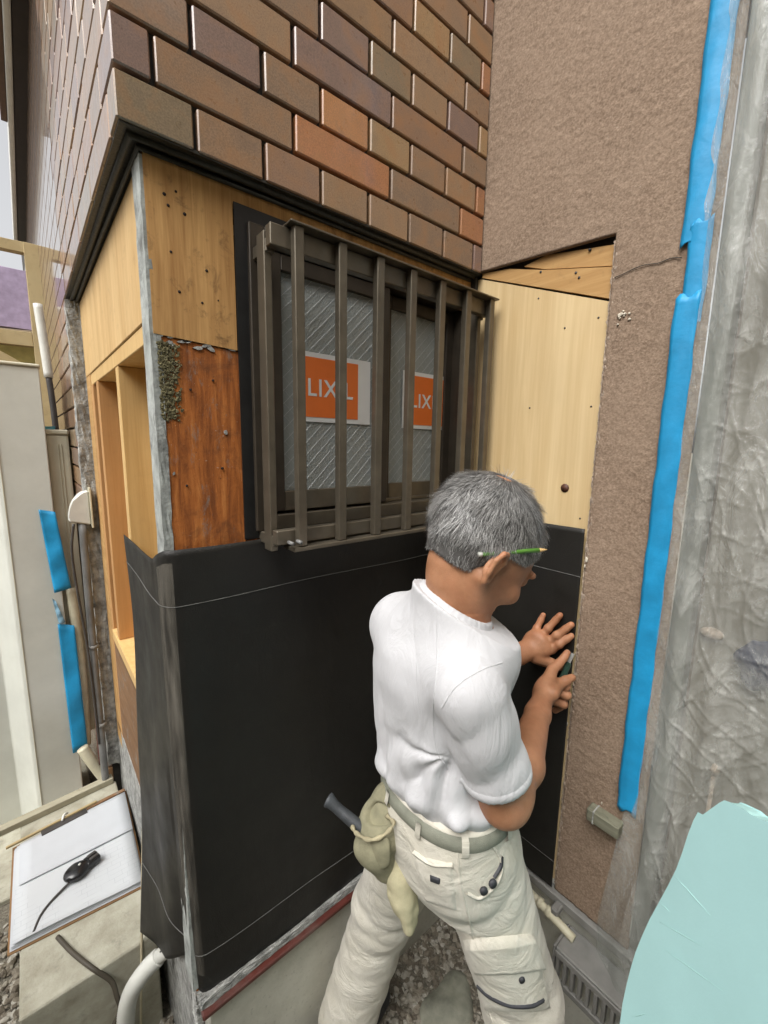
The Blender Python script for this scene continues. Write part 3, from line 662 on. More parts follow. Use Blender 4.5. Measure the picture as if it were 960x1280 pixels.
# behind the film
dr = thing('back_door', 'brown door with pale handle dimly seen through the crinkled film', 'door', (XR + .06, 0, .38))
M_DOOR = simple('door_brown', (.12, .088, .064), .5, .25, 12, .05); M_DOORF = simple('door_frame_grey', (.24, .245, .22), .45, .1, 12, .03, metal=.2)
box('frame', (XR + .006, .222, .39), (XR + .07, .2545, 2.75), M_DOORF, dr); box('panel', (XR + .045, -1.0, .39), (XR + .075, .2215, 2.75), M_DOOR, dr)
box('glass_panel', (XR + .040, -.9, .40), (XR + .044, .215, 2.72), simple('pale_glass', (.20, .18, .145), .3, .05, 5, 0), dr, 0)
hp = at_x(890, 792, XR + .034); bm = bmesh.new(); bmesh.ops.create_uvsphere(bm, u_segments=16, v_segments=10, radius=1, matrix=Matrix.Translation(Vector(hp)) @ Matrix.Diagonal((.010, .020, .012, 1))); from_bm('handle', bm, bpy.data.materials['crumbly_edge'], dr, True)
nb = thing('broom', 'pale-knobbed stick standing behind the film near the door', 'stick', (.99, .2, GZ))
kp = at_x(893, 962, XR + .008); tube('knob', spline([kp + np.array([0, 0, -.012]), kp, kp + np.array([0, 0, .012])], 3), [.004, .006, .008, .009, .008, .006, .003], bpy.data.materials['crumbly_edge'], nb, 12)
tube('stick', [(kp[0], kp[1], GZ), (kp[0], kp[1], kp[2] - .01)], .0035, bpy.data.materials['crumbly_edge'], nb, 8)
bgp = at_x(942, 835, XR + .0)
bag = thing('cloth_bag', 'dark blue cloth bag hanging behind the film', 'bag', tuple(bgp))
bm = bmesh.new(); bmesh.ops.create_icosphere(bm, subdivisions=4, radius=1, matrix=Matrix.Translation(Vector((XR + .022, bgp[1] - .01, bgp[2]))) @ Matrix.Diagonal((.018, .04, .05, 1)))
for v_ in bm.verts: v_.co += Vector((0, .005 * math.sin(v_.co.z * 120), .004 * math.sin(v_.co.y * 150)))
from_bm('pouch', bm, simple('navy_cloth', (.02, .025, .06), .9), bag, True); tube('strap', spline([(XR + .022, bgp[1] - .02, bgp[2] + .04), (XR + .024, bgp[1] - .01, bgp[2] + .12), (XR + .03, bgp[1] - .005, bgp[2] + .2)], 6), .003, simple('navy_strap', (.02, .025, .06), .9, bump=0), bag, 6)

# ------------------------------------------------------------------ foam board
fb = thing('foam_board', 'light cyan foam insulation board leaning in the lower right corner', 'foam board', (.8, .1, GZ))
a = at_d(872, 1018, .60); b = at_d(775, 1290, .66); c = at_d(972, 1034, .50)
eu = (c - a); eu -= 0; ev_ = b - a; nn = np.cross(eu, ev_); nn /= np.linalg.norm(nn)
if np.dot(nn, CAM - a) < 0: nn = -nn
eu /= np.linalg.norm(eu); ew = np.cross(nn, eu)
if np.dot(ew, b - a) < 0: ew = -ew
def onplane(px, py):
    d = ray(px, py); t = np.dot(a - CAM, nn) / np.dot(d, nn); P = CAM + d * t - a; return np.dot(P, eu), np.dot(P, ew)
ol = [onplane(*p) for p in [(873, 1017), (879, 1020), (886, 1015), (893, 1010), (900, 1005), (906, 1002), (912, 1004), (930, 1013), (937, 1019), (950, 1025), (975, 1036), (1040, 1068), (1100, 1100), (1110, 1150), (772, 1300), (776, 1278), (779, 1255), (784, 1232), (789, 1212), (795, 1192), (803, 1172), (813, 1150), (824, 1130), (836, 1108), (846, 1088), (854, 1066), (861, 1044), (868, 1026)]]
i_r = next(k for k in range(len(ol) - 1) if ol[k + 1][0] < ol[k][0] - .1)            # stands on the ground: both lower corners at ground level
def foot(x): return (x, (GZ + .004 - a[2] - eu[2] * x) / ew[2])
ol[i_r + 1:i_r + 1] = [foot(ol[i_r][0] + .01), foot(ol[i_r + 1][0] - .015)]
Vb = []; n = len(ol)
for q, off in ((0, 0.0), (1, -.024)):
    for (x, y) in ol: Vb.append(a + eu * x + ew * y + nn * off)
bo = mesh('board', Vb, [tuple(range(n))] + [(i, (i + 1) % n, n + (i + 1) % n, n + i) for i in range(n)] + [tuple(range(n, 2 * n))[::-1]], M_FOAM, fb)
bo.data.materials.append(M_FOAMEDGE)
for p_ in bo.data.polygons:
    if len(p_.vertices) == 4: p_.material_index = 1
md = bo.modifiers.new('edge', 'BEVEL'); md.width = .0015; md.segments = 2; md.limit_method = 'ANGLE'
for k, (p0, p1) in enumerate([((843, 1095), (890, 1146)), ((824, 1152), (880, 1184)), ((826, 1130), (838, 1140)), ((832, 1188), (905, 1240)), ((790, 1270), (808, 1268))]):
    A0 = onplane(*p0); A1 = onplane(*p1); pts = []
    for t in np.linspace(0, 1, 9): pts.append(a + eu * (A0[0] + (A1[0] - A0[0]) * t + .001 * math.sin(t * 5)) + ew * (A0[1] + (A1[1] - A0[1]) * t) + nn * .0002)
    tube('crease', pts, [.0007 * math.sin(math.pi * max(.08, min(.92, t))) for t in np.linspace(0, 1, 9)], M_FOAMEDGE, fb, 6)

# ------------------------------------------------------------------ small things on the right wall
wb = thing('wood_block', 'greyish weathered wood block stuck on the stucco under the blue tape end', 'wood block', tuple(at_x(757, 1016, XR)))
p = at_x(752, 1016, XR); M_BLK = wood('mossy_block', (.24, .235, .17), (.10, .10, .07), (1, .15, 1), 90, .9, 0, .6, (.06, .06, .045), .6)
box('block', (XR - .034, p[1] - .050, p[2] - .014), (XR - .003, p[1] + .022, p[2] + .018), M_BLK, wb, .003); box('strap', (XR - .0345, p[1] + .004, p[2] - .0145), (XR - .0025, p[1] + .008, p[2] + .0185), M_OLDMORTAR, wb, .001)
pi = thing('drain_pipe', 'thin cream pipe running along the base of the stucco wall', 'pipe', (.95, .45, .36))
tube('pipe', spline([(.955, .80, .40), (.953, .60, .365), (.950, .48, .352), (.948, .36, .335)], 6), .0105, M_CREAMPIPE, pi, 12)
for y in (.43, .455): tube('coupling', [(.9495, y - .006, .3465 + (y - .43) * .1), (.9495, y + .006, .3475 + (y - .43) * .1)], .0135, M_CREAMPIPE, pi, 12)
box('clamp', (.945, .405, .352), (.985, .425, .372), M_GREYPLASTIC, pi, .004)
dc = thing('slotted_cover', 'grey slotted plastic cover at the foot of the stucco wall', 'drain cover', (.94, .2, .25))
bm = bmesh.new(); y0_, y1_ = -.15, .385
box('top', (.905, y0_, .318), (.982, y1_, .326), M_GREYPLASTIC, dc, .003); box('back', (.965, y0_, .22), (.981, y1_, .3175), M_DARKPIPE, dc, .001)
box('lower_lip', (.903, y0_, .222), (.912, y1_, .240), M_GREYPLASTIC, dc, .002); box('upper_lip', (.903, y0_, .300), (.912, y1_, .3175), M_GREYPLASTIC, dc, .002)
box('end_cap', (.9035, y1_ + .0003, .222), (.981, y1_ + .006, .326), M_GREYPLASTIC, dc, .002)
y = y1_ - .004
while y > y0_: box('slat', (.904, y - .0085, .2405), (.918, y, .2995), M_GREYPLASTIC, dc, .001); y -= .0185
# ================================================================== LEFT SIDE
cb = thing('utility_cabinet', 'tall beige metal cabinet with softened corner beside the house wall', 'cabinet', (-.05, 2.18, GZ))
poly = [(.066, 2.06), (.066, 2.34), (-.30, 2.34), (-.30, 2.17), (-.142, 2.17), (-.120, 2.125), (-.098, 2.085), (-.085, 2.066), (-.072, 2.06)]
prism('body', poly, 'z', GZ, 1.805, M_CABINET, cb, .003)
box('seam', (-.0735, 2.0575, GZ + .02), (-.0705, 2.0605, 1.80), M_CABINET2, cb, .0005)
box('top_cap', (-.305, 2.054, 1.8055), (.070, 2.345, 1.818), M_CABINET2, cb, .004)
c2 = thing('pipe_cover', 'lower ribbed beige cover box standing behind the tall cabinet', 'cover box', (.1, 2.3, GZ))
box('body', (.067, 2.09, .30), (.136, 2.36, 1.565), M_CABINET2, c2, .008, 2)
for x in (.099, .109): box('rib', (x, 2.086, .8), (x + .003, 2.0905, 1.53), M_CABINET2, c2, .001)
box('lid', (.064, 2.084, 1.5655), (.138, 2.364, 1.585), M_CABINET2, c2, .005)
def flag(name, label, quad, mat, bulge=.006):
    """a strip of tape: bilinear patch between four corner points, slightly buckled"""
    q = [np.array(p) for p in quad]; V = []; nu, nv = 8, 20
    n = np.cross(q[1] - q[0], q[3] - q[0]); n /= np.linalg.norm(n)
    for i in range(nv):
        for j in range(nu):
            u, v = j / (nu - 1), i / (nv - 1); p = (q[0] * (1 - u) + q[1] * u) * (1 - v) + (q[3] * (1 - u) + q[2] * u) * v
            V.append(p + n * bulge * (math.sin(u * 3.1 + v * 4) * .5 + .3 * math.sin(v * 17 + u * 3)))
    o = mesh(name, V, [(i * nu + j, i * nu + j + 1, (i + 1) * nu + j + 1, (i + 1) * nu + j) for i in range(nv - 1) for j in range(nu - 1)], mat, None, True)
    m = o.modifiers.new('thickness', 'SOLIDIFY'); m.thickness = .001; return o
Y_ = 2.052
t1 = flag('tape_strip', '', [at_y(48, 637, Y_), at_y(69, 640, Y_), at_y(89, 735, Y_ - .01), at_y(68, 741, Y_ - .01)], M_TAPE); tag(t1, 'short upper blue tape strip on the edge of the tall cabinet', 'tape', 'blue tape strips on the cabinet')
t2 = flag('tape_strip', '', [at_y(72, 780, Y_), at_y(93, 782, Y_), at_y(110, 934, Y_ - .01), at_y(91, 941, Y_ - .01)], M_TAPE); tag(t2, 'long lower blue tape strip on the edge of the tall cabinet', 'tape', 'blue tape strips on the cabinet')
t3 = flag('tape_strip', '', [at_y(65, 748, Y_), at_y(70, 752, Y_), at_y(82, 778, Y_), at_y(74, 780, Y_)], simple('faded_tape', (.20, .36, .47), .5, .1, 30, 0)); tag(t3, 'thin torn scrap of faded tape between the two blue strips', 'tape')
t4 = flag('tape_strip', '', [at_y(52, 533, 2.2), at_y(69, 533, 2.2), at_y(69, 539, 2.19), at_y(52, 539, 2.19)], simple('pale_tape', (.12, .45, .55), .5, .1, 30, 0), .001); tag(t4, 'tiny pale blue tape on top of the ribbed cover box', 'tape')
# vent hood, pipes and cables
vh = thing('vent_hood', 'small cream quarter-round vent hood on the cut brick edge', 'vent hood', tuple(at_y(98, 640, 1.80)))
p = at_y(100, 640, 1.795); pr = [(p[0] + .028, p[2] + .075)] + [(p[0] + .028 - .062 * math.sin(t), p[2] + .075 - .105 * (1 - math.cos(t))) for t in np.linspace(.25, math.pi / 2, 8)] + [(p[0] + .028, p[2] - .045)]
prism('hood', pr, 'y', 1.775, 1.82, M_WHITEPLASTIC, vh, .004); box('base_plate', (p[0] + .0285, 1.765, p[2] - .055), (p[0] + .034, 1.825, p[2] + .085), M_CREAMPIPE, vh, .001)
def pipe(name, label, cat, pts, r, mat, bands=()):
    o = thing(name, label, cat, tuple(pts[-1])); tube('run', spline(pts, 8), r, mat, o, 12)
    for q in bands: tube('band', [np.array(q) + np.array([0, 0, .006]), np.array(q) - np.array([0, 0, .006])], r * 1.3, M_GREYPLASTIC, o, 12)
    return o
pipe('conduit', 'thick grey conduit running down beside the cut brick edge', 'conduit', [at_y(103, 655, 1.79), at_y(112, 760, 1.79), at_y(121, 860, 1.79), at_y(133, 985, 1.79)], .012, M_GREYPIPE, [at_y(117, 808, 1.79), at_y(127, 905, 1.79)])
pipe('cable', 'thin black cable drooping below the vent hood', 'cable', [at_y(92, 655, 1.78), at_y(90, 690, 1.78), at_y(97, 740, 1.78), at_y(108, 800, 1.78), at_y(116, 860, 1.78), at_y(124, 930, 1.78)], .004, M_DARKPIPE)
pipe('rust_pipe', 'slim rusty pipe between conduit and cabinet', 'pipe', [at_y(117, 850, 1.83), at_y(121, 900, 1.83), at_y(126, 955, 1.83)], .006, simple('rust', (.10, .03, .018), .7))
pipe('insulated_pipe', 'cream foam-wrapped pipe behind the long blue tape strip', 'pipe', [at_y(88, 735, 2.075), at_y(95, 780, 2.075), at_y(103, 850, 2.075), at_y(108, 930, 2.075)], .018, M_CREAMPIPE)
pipe('elbow_pipe', 'short cream elbow pipe end above the clipboard', 'pipe', [at_y(103, 935, 1.86), at_y(112, 948, 1.85), at_y(124, 964, 1.84), at_y(131, 975, 1.83), at_y(131, 992, 1.83)], .019, M_CREAMPIPE)
pipe('white_pipe', 'slender white pipe high on the side brick wall', 'pipe', [at_y(47, 380, 2.5), at_y(54, 425, 2.5), at_y(61, 472, 2.5)], .017, M_WHITEPLASTIC)
pipe('black_pipe', 'black lower pipe hanging below the slender white pipe', 'pipe', [at_y(61, 472, 2.5), at_y(66, 505, 2.5), at_y(70, 538, 2.5)], .012, M_DARKPIPE)
# timber frame of a neighbouring shed
tf = thing('pergola', 'pale timber pergola post and beams behind the tall cabinet', 'pergola', (.06, 3.0, GZ))
M_PALE = wood('pale_timber', (.50, .40, .22), (.36, .26, .12), (.1, 1, .06), 60, .7, 0, .2)
a = at_y(33, 318, 3.0); b = at_y(60, 560, 3.0); beam('post', (a[0] + .02, 3.0, 2.53), (a[0] + .02, 3.0, GZ), .06, .06, M_PALE, tf)
beam('beam', (-1.5, 2.998, 2.475), (a[0] + .05, 2.998, 2.505), .05, .05, M_PALE, tf)
beam('beam', (-1.5, 3.002, 2.03), (a[0] - .012, 3.002, 2.06), .05, .07, M_PALE, tf)
beam('brace', (-.35, 3.0, 2.13), (a[0] - .012, 3.0, 1.87), .04, .06, M_PALE, tf)
sh = thing('shed', 'shed with lilac sheet and mustard band behind the pale pergola', 'shed', (-.7, 3.4, GZ))
box('sheet', (-1.6, 3.32, 2.17), (.10, 3.36, 2.49), simple('lilac', (.40, .33, .48), .7), sh); box('band', (-1.6, 3.30, 1.98), (.10, 3.36, 2.07), simple('mustard', (.30, .24, .07), .8), sh)
box('wall', (-1.6, 3.38, GZ), (.10, 3.9, 2.44), simple('shed_brown', (.12, .085, .06), .85), sh)
beam('rafter', (-.3, 3.28, 2.12), (.1, 3.28, 2.14), .05, .03, simple('pale_brick_trim', (.35, .28, .2), .8), sh)
# ------------------------------------------------------------------ concrete step, clipboard and gadget
SZ = .24
stp = box('concrete_step', (-.124, 1.112, GZ - .1), (XLW - .020, 1.79, SZ), M_STEP, None, .008, 3); tag(stp, 'pale concrete step holding the clipboard', 'concrete step')
rl = beam('wood_strip', (-.30, 1.745, SZ + .012), (XLW - .03, 1.79, SZ + .012), .03, .022, wood('grey_strip', (.42, .39, .29), (.30, .27, .19), (.1, 1, 1), 60, .8, 0, .3)); tag(rl, 'pale wooden strip lying behind the clipboard', 'wood strip')
cl = thing('clipboard', 'brown clipboard loaded with white drawing sheets on the concrete step', 'clipboard', (0, 1.45, SZ))
c00, c10, c11, c01 = [at_z(*p, SZ + .004) for p in [(12, 1192), (181, 1106), (156, 990), (18, 1060)]]
def patch(u, v, z=0): p = (c00 * (1 - u) + c10 * u) * (1 - v) + (c01 * (1 - u) + c11 * u) * v; return np.array([p[0], p[1], SZ + z])
def sheet(name, u0, u1, v0, v1, z, mat, th=.0012, curl=0.0):
    V = []; nu, nv = 10, 12
    for i in range(nv):
        for j in range(nu):
            u = u0 + (u1 - u0) * j / (nu - 1); v = v0 + (v1 - v0) * i / (nv - 1)
            V.append(patch(u, v, z + curl * ((1 - i / (nv - 1)) ** 2 * .6 + .3 * math.sin(u * 5 + v * 3) * (1 - v)) + .004 * (1 - v) * curl / .01))
    o = mesh(name, V, [(i * nu + j, i * nu + j + 1, (i + 1) * nu + j + 1, (i + 1) * nu + j) for i in range(nv - 1) for j in range(nu - 1)], mat, cl, True)
    m = o.modifiers.new('thickness', 'SOLIDIFY'); m.thickness = th; m.offset = 1; return o
sheet('board', -.015, 1.015, -.01, 1.01, .001, wood('hardboard', (.28, .16, .07), (.2, .1, .04), (1, 1, 1), 30), .003)
M_PAPER = simple('white_paper', (.50, .52, .545), .7, .03, 20, 0)
g = G('plan_paper'); v = g.co(); br = g.n('ShaderNodeTexBrick', {'offset': .37, 'squash': 1.6, 'squash_frequency': 3}, Vector=g.co((1, 1, 1), (0, 0, .02)), Scale=15.0, Color1=(1, 1, 1), Color2=(1, 1, 1), Mortar=(0, 0, 0)); br.inputs['Mortar Size'].default_value = .006
msk = g.ramp(g.noise(v, 9, 3), [(.46, 0), (.52, 1)]); ln = g.math('MULTIPLY', g.math('SUBTRACT', 1.0, br.outputs['Color']), msk)
g.P(Base_Color=g.mix(g.math('MULTIPLY', ln, .38), (.53, .55, .565), (.16, .18, .22)), Roughness=.7); M_PLAN = g.m
for i in range(5): sheet('paper', .0 + .012 * i * RNG.random(), 1 - .004 * i, .0 + .01 * i * RNG.random(), .965, .0048 + .0022 * i, M_PAPER if i < 4 else M_PLAN, .0006, .002 + .0015 * i)
sheet('paper', .05, .995, .50, .96, .0185, M_PAPER, .0006, .004)
beam('clip', patch(.22, .955, .020), patch(.62, .962, .020), .026, .006, M_DARKPIPE, cl); beam('clip_edge', patch(.62, .985, .018), patch(1.0, .985, .018), .014, .008, M_OLDWOOD, cl)
beam('pencil_rail', patch(-.06, .985, .022), patch(.72, .992, .026), .008, .008, M_PALE, cl)
tube('clip_lever', spline([patch(.40, .97, .024), patch(.42, 1.0, .034), patch(.45, 1.02, .028)], 4), .004, M_WHITEPLASTIC, cl, 8)
M_GADGET = simple('black_gloss_plastic', (.012, .012, .013), .22, .2, 20, .03)
gd = thing('hand_microphone', 'black rounded hand microphone with lead lying on the drawings', 'microphone', tuple(patch(.55, .52, .02)))
gp0 = at_z(97, 1088, SZ + .035); gp1 = at_z(125, 1069, SZ + .03); dirv = gp1 - gp0; dirv[2] = 0; dirv /= np.linalg.norm(dirv)
mtx = Matrix.Translation(Vector(gp0)) @ Vector(dirv).to_track_quat('X', 'Z').to_matrix().to_4x4()
bm = bmesh.new(); bmesh.ops.create_uvsphere(bm, u_segments=24, v_segments=14, radius=1, matrix=Matrix.Diagonal((.036, .030, .015, 1)))
for v_ in bm.verts: v_.co.y *= 1 - .28 * max(0, v_.co.x / .036)
bm.transform(mtx); from_bm('body', bm, M_GADGET, gd, True)
bm = bmesh.new(); bm_box(bm, (.020, -.017, -.012), (.058, .017, .010), .006, 3); bm.transform(mtx); from_bm('grip', bm, M_GADGET, gd, True)
bm = bmesh.new(); bm_box(bm, (.030, -.012, .0095), (.054, -.003, .016), .002, 2); bm_box(bm, (.030, .003, .0095), (.054, .012, .015), .002, 2); bm.transform(mtx); from_bm('talk_button', bm, M_DARKPIPE, gd, True)
tube('lead', spline([at_z(93, 1098, SZ + .028), at_z(82, 1108, SZ + .026), at_z(62, 1129, SZ + .024), at_z(50, 1146, SZ + .024), at_z(42, 1165, SZ + .023)], 8), .0032, M_DARKPIPE, gd, 8)
tube('modelled_highlight', spline([gp0 + np.array([.004, .0, .0148]), gp0 + np.array([.008, .004, .0148])], 2), .003, M_WHITEPLASTIC, gd, 8)  # white bead standing in for a highlight on the black body
pipe('floor_cable', 'dark brown cable trailing over the front of the concrete step', 'cable', [at_z(72, 1171, SZ + .006), at_z(90, 1190, SZ + .006), at_z(115, 1210, SZ + .004), np.array([.05, 1.100, .20]), at_y(146, 1245, 1.085), at_y(150, 1262, 1.08), at_y(140, 1285, 1.08)], .0055, simple('cable_brown', (.06, .05, .035), .6))
# corrugated hose
hp_ = spline([at_z(158, 1330, GZ + .02), at_y(157, 1278, 1.07), at_y(163, 1243, 1.06), at_y(180, 1215, 1.05), at_y(198, 1196, 1.04)], 26)
hs_ = thing('corrugated_hose', 'white corrugated drain hose rising to the felt hem', 'hose', tuple(hp_[0])); tube('hose', hp_, [.0185 + .0022 * (i % 2) for i in range(len(hp_))], M_WHITEPLASTIC, hs_, 14)
tube('sleeve', [at_y(197, 1197, 1.04), at_y(228, 1172, 1.02)], .0165, M_WHITEPLASTIC, hs_, 14); tube('seam_line', [at_y(200, 1190, 1.026), at_y(226, 1170, 1.008)], .002, M_DARKPIPE, hs_, 6)
ct = thing('hanging_cord', 'thin beige cord hanging along the free edge of the felt', 'cord', tuple(at_y(177, 1275, 1.1)))
tube('cord', spline([at_y(181, 876, 1.155), at_y(180, 960, 1.14), at_y(178, 1080, 1.13), at_y(177, 1180, 1.11), at_y(176, 1300, 1.09)], 8), .0032, simple('beige_cord', (.50, .44, .30), .8), ct, 6)
# gravel and stones
def stones(name, spots, mat):
    b_ = bmesh.new(); bmesh.ops.create_icosphere(b_, subdivisions=1, radius=1); bv_ = np.array([v_.co[:] for v_ in b_.verts]); bf_ = np.array([[v_.index for v_ in f_.verts] for f_ in b_.faces]); b_.free()
    VV = []; FF = []
    for i, (x, y, z, r) in enumerate(spots):
        m = np.array(Matrix.Rotation(RNG.uniform(0, 6), 3, 'Z') @ Matrix.Rotation(RNG.uniform(0, 3), 3, 'X')) * np.array([r * RNG.uniform(.8, 1.4), r, r * RNG.uniform(.5, .9)])
        VV.append((bv_ * RNG.uniform(.82, 1.15, (len(bv_), 1))) @ m.T + np.array([x, y, z])); FF.append(bf_ + i * len(bv_))
    return mesh(name, np.concatenate(VV), np.concatenate(FF), mat, None, False)
g = G('pebbles'); v = g.co(); c = g.ramp(g.voro(v, 60, 'F1', 'Color'), [(.2, (.12, .10, .075)), (.5, (.25, .22, .17)), (.8, (.38, .36, .31))]); g.P(Base_Color=c, Roughness=.9); g.bump(g.noise(v, 300, 4), .4, .002); M_PEB = g.m
sp = [(RNG.uniform(.35, 1.0), RNG.uniform(.30, .80), GZ + RNG.uniform(0, .008), RNG.uniform(.005, .013)) for _ in range(2600)]
sp += [(RNG.uniform(-.5, -.13), RNG.uniform(1.0, 1.7), GZ + RNG.uniform(0, .012), RNG.uniform(.007, .017)) for _ in range(900)]
sp += [(RNG.uniform(.02, .19), RNG.uniform(.85, 1.11), GZ + RNG.uniform(0, .01), RNG.uniform(.005, .012)) for _ in range(700)]
tag(stones('gravel', sp, M_PEB), 'loose brown gravel along the foot of the house', 'gravel', kind='stuff')
bs = thing('flat_stone', 'large flat grey stone in the gravel between the legs', 'stone', tuple(at_z(545, 1255, GZ)))
q = at_z(560, 1262, GZ); bm = bmesh.new(); bmesh.ops.create_icosphere(bm, subdivisions=4, radius=1, matrix=Matrix.Translation(Vector(q)) @ Matrix.Diagonal((.10, .065, .032, 1)))
for v_ in bm.verts: v_.co += Vector((0, 0, .006 * math.sin(v_.co.x * 50) * math.sin(v_.co.y * 63))) + Vector((.008 * math.sin(v_.co.y * 40), .008 * math.sin(v_.co.x * 37), 0))
from_bm('slab', bm, simple('mossy_stone', (.24, .24, .19), .9, .3, 25, .6, 120, dirt=.4, dirt_col=(.10, .11, .06)), bs, True)
# ================================================================== THE WORKER (signed-distance modelling, meshed once)
class SDF:
    def __init__(s, lo, hi, h):
        s.lo = np.array(lo, float); s.h = h; s.n = np.ceil((np.array(hi) - s.lo) / h).astype(int) + 1
        s.ax = [s.lo[i] + h * np.arange(s.n[i]) for i in range(3)]; s.d = np.full(s.n, .06, np.float32)
    def sl(s, lo, hi):
        a = np.clip(np.floor((np.array(lo) - s.lo) / s.h).astype(int), 0, s.n); b = np.clip(np.ceil((np.array(hi) - s.lo) / s.h).astype(int) + 1, 0, s.n)
        return tuple(slice(a[i], b[i]) for i in range(3))
    def grid(s, sl):
        return np.meshgrid(*[s.ax[i][sl[i]].astype(np.float32) for i in range(3)], indexing='ij', sparse=True)
    def put(s, sl, v, k, op):
        if 0 in s.d[sl].shape: return
        a = s.d[sl]
        if op == 'sub':
            v = -v; h = np.clip(.5 - .5 * (v - a) / k, 0, 1) if k else None     # smooth max
            s.d[sl] = np.maximum(a, v) if not k else (v * (1 - h) + a * h + k * h * (1 - h)); return
        if not k: s.d[sl] = np.minimum(a, v); return
        h = np.clip(.5 + .5 * (a - v) / k, 0, 1); s.d[sl] = a * (1 - h) + v * h - k * h * (1 - h)
    def cap(s, a, b, r1, r2=None, k=.01, op='u'):
        r2 = r1 if r2 is None else r2; a = np.array(a, float); b = np.array(b, float); m = max(r1, r2) + k + .012
        sl = s.sl(np.minimum(a, b) - m, np.maximum(a, b) + m); X, Y, Z = s.grid(sl); d = b - a; L2 = float(d @ d) + 1e-12
        t = np.clip(((X - a[0]) * d[0] + (Y - a[1]) * d[1] + (Z - a[2]) * d[2]) / L2, 0, 1)
        v = np.sqrt((X - a[0] - t * d[0]) ** 2 + (Y - a[1] - t * d[1]) ** 2 + (Z - a[2] - t * d[2]) ** 2) - (r1 + (r2 - r1) * t)
        s.put(sl, v, k, op)
    def chain(s, pts, rs, k=.008):
        for i in range(len(pts) - 1): s.cap(pts[i], pts[i + 1], rs[i], rs[i + 1], k)
    def ell(s, c, r, ax=None, k=.01, op='u'):
        c = np.array(c, float); r = np.array(r, float); m = r.max() + k + .012; sl = s.sl(c - m, c + m); X, Y, Z = s.grid(sl)
        ax = np.eye(3) if ax is None else ax
        q = [(X - c[0]) * ax[i][0] + (Y - c[1]) * ax[i][1] + (Z - c[2]) * ax[i][2] for i in range(3)]
        k0 = np.sqrt(sum((q[i] / r[i]) ** 2 for i in range(3))); k1 = np.sqrt(sum((q[i] / r[i] ** 2) ** 2 for i in range(3))) + 1e-9
        s.put(sl, k0 * (k0 - 1) / k1, k, op)
    def loft(s, rows, k=.02, pw=2.0):
        """rows of (z, cx, cy, rx, ry): stacked ellipses"""
        R = np.array(sorted(rows)); m = R[:, 3:].max() + .03; sl = s.sl((R[:, 1].min() - m, R[:, 2].min() - m, R[0, 0]), (R[:, 1].max() + m, R[:, 2].max() + m, R[-1, 0]))
        X, Y, Z = s.grid(sl); zz = Z.ravel(); zz_d = np.linspace(R[0, 0] - .05, R[-1, 0] + .05, 600); w = np.ones(31) / 31
        f = []
        for c in range(1, 5):
            raw = np.interp(zz_d, R[:, 0], R[:, c]); sm = np.convolve(np.pad(raw, 15, mode='edge'), w, 'valid'); f.append(np.interp(zz, zz_d, sm)[None, None, :])
        rr = ((np.abs(X - f[0]) / f[2]) ** pw + (np.abs(Y - f[1]) / f[3]) ** pw) ** (1 / pw); g = np.minimum(f[2], f[3])
        v = (rr - 1) * g * 1.05; v = np.maximum(v, np.maximum(R[0, 0] - Z, Z - R[-1, 0])); s.put(sl, v.astype(np.float32), k, 'u')
    def slab(s, p, nrm):
        """cut away everything on the side the normal points to"""
        X, Y, Z = s.grid((slice(None),) * 3); v = ((X - p[0]) * nrm[0] + (Y - p[1]) * nrm[1] + (Z - p[2]) * nrm[2]).astype(np.float32); s.d = np.maximum(s.d, v)
    def warp(s, fn):
        X, Y, Z = s.grid((slice(None),) * 3); s.d = s.d + fn(X, Y, Z).astype(np.float32)
    def quads(s, d=None):
        g_ = openvdb.FloatGrid(background=.06); g_.copyFromArray(np.ascontiguousarray(np.clip(s.d if d is None else d, -.06, .06)))
        P, Q = g_.convertToQuads(isovalue=0.0)[:2]; P = np.array(P, float); Q = np.array(Q, int)
        a, b, c = P[Q[:, 0]], P[Q[:, 1]], P[Q[:, 2]]; e = P[Q[:, 3]]
        vol = np.einsum('ij,ij->i', a, np.cross(b, c)).sum() + np.einsum('ij,ij->i', a, np.cross(c, e)).sum()
        if vol < 0: Q = Q[:, ::-1]
        return P * s.h + s.lo, Q
    def smoothed(s, P, Q, it=2, lam=.5):
        E = np.concatenate([Q[:, [0, 1]], Q[:, [1, 2]], Q[:, [2, 3]], Q[:, [3, 0]]]); deg = np.bincount(E.ravel(), minlength=len(P))[:, None] + 1e-9
        for _ in range(it):
            A = np.zeros_like(P)
            for c in range(3): A[:, c] = np.bincount(E[:, 0], P[E[:, 1], c], len(P)) + np.bincount(E[:, 1], P[E[:, 0], c], len(P))
            P = P + lam * (A / deg - P)
        return P
    def obj(s, name, mat, parent, it=2, d=None):
        P, Q = s.quads(d); P = s.smoothed(P, Q, it); me = bpy.data.meshes.new(name)
        me.vertices.add(len(P)); me.vertices.foreach_set('co', P.astype(np.float32).ravel()); nq = len(Q)
        me.loops.add(nq * 4); me.loops.foreach_set('vertex_index', Q.astype(np.int32).ravel()); me.polygons.add(nq); me.polygons.foreach_set('loop_start', np.arange(0, nq * 4, 4, dtype=np.int32))
        me.update(calc_edges=True); me.validate(); me.materials.append(mat); shade(me, True)
        o = link(bpy.data.objects.new(name, me), parent); return o, P, Q

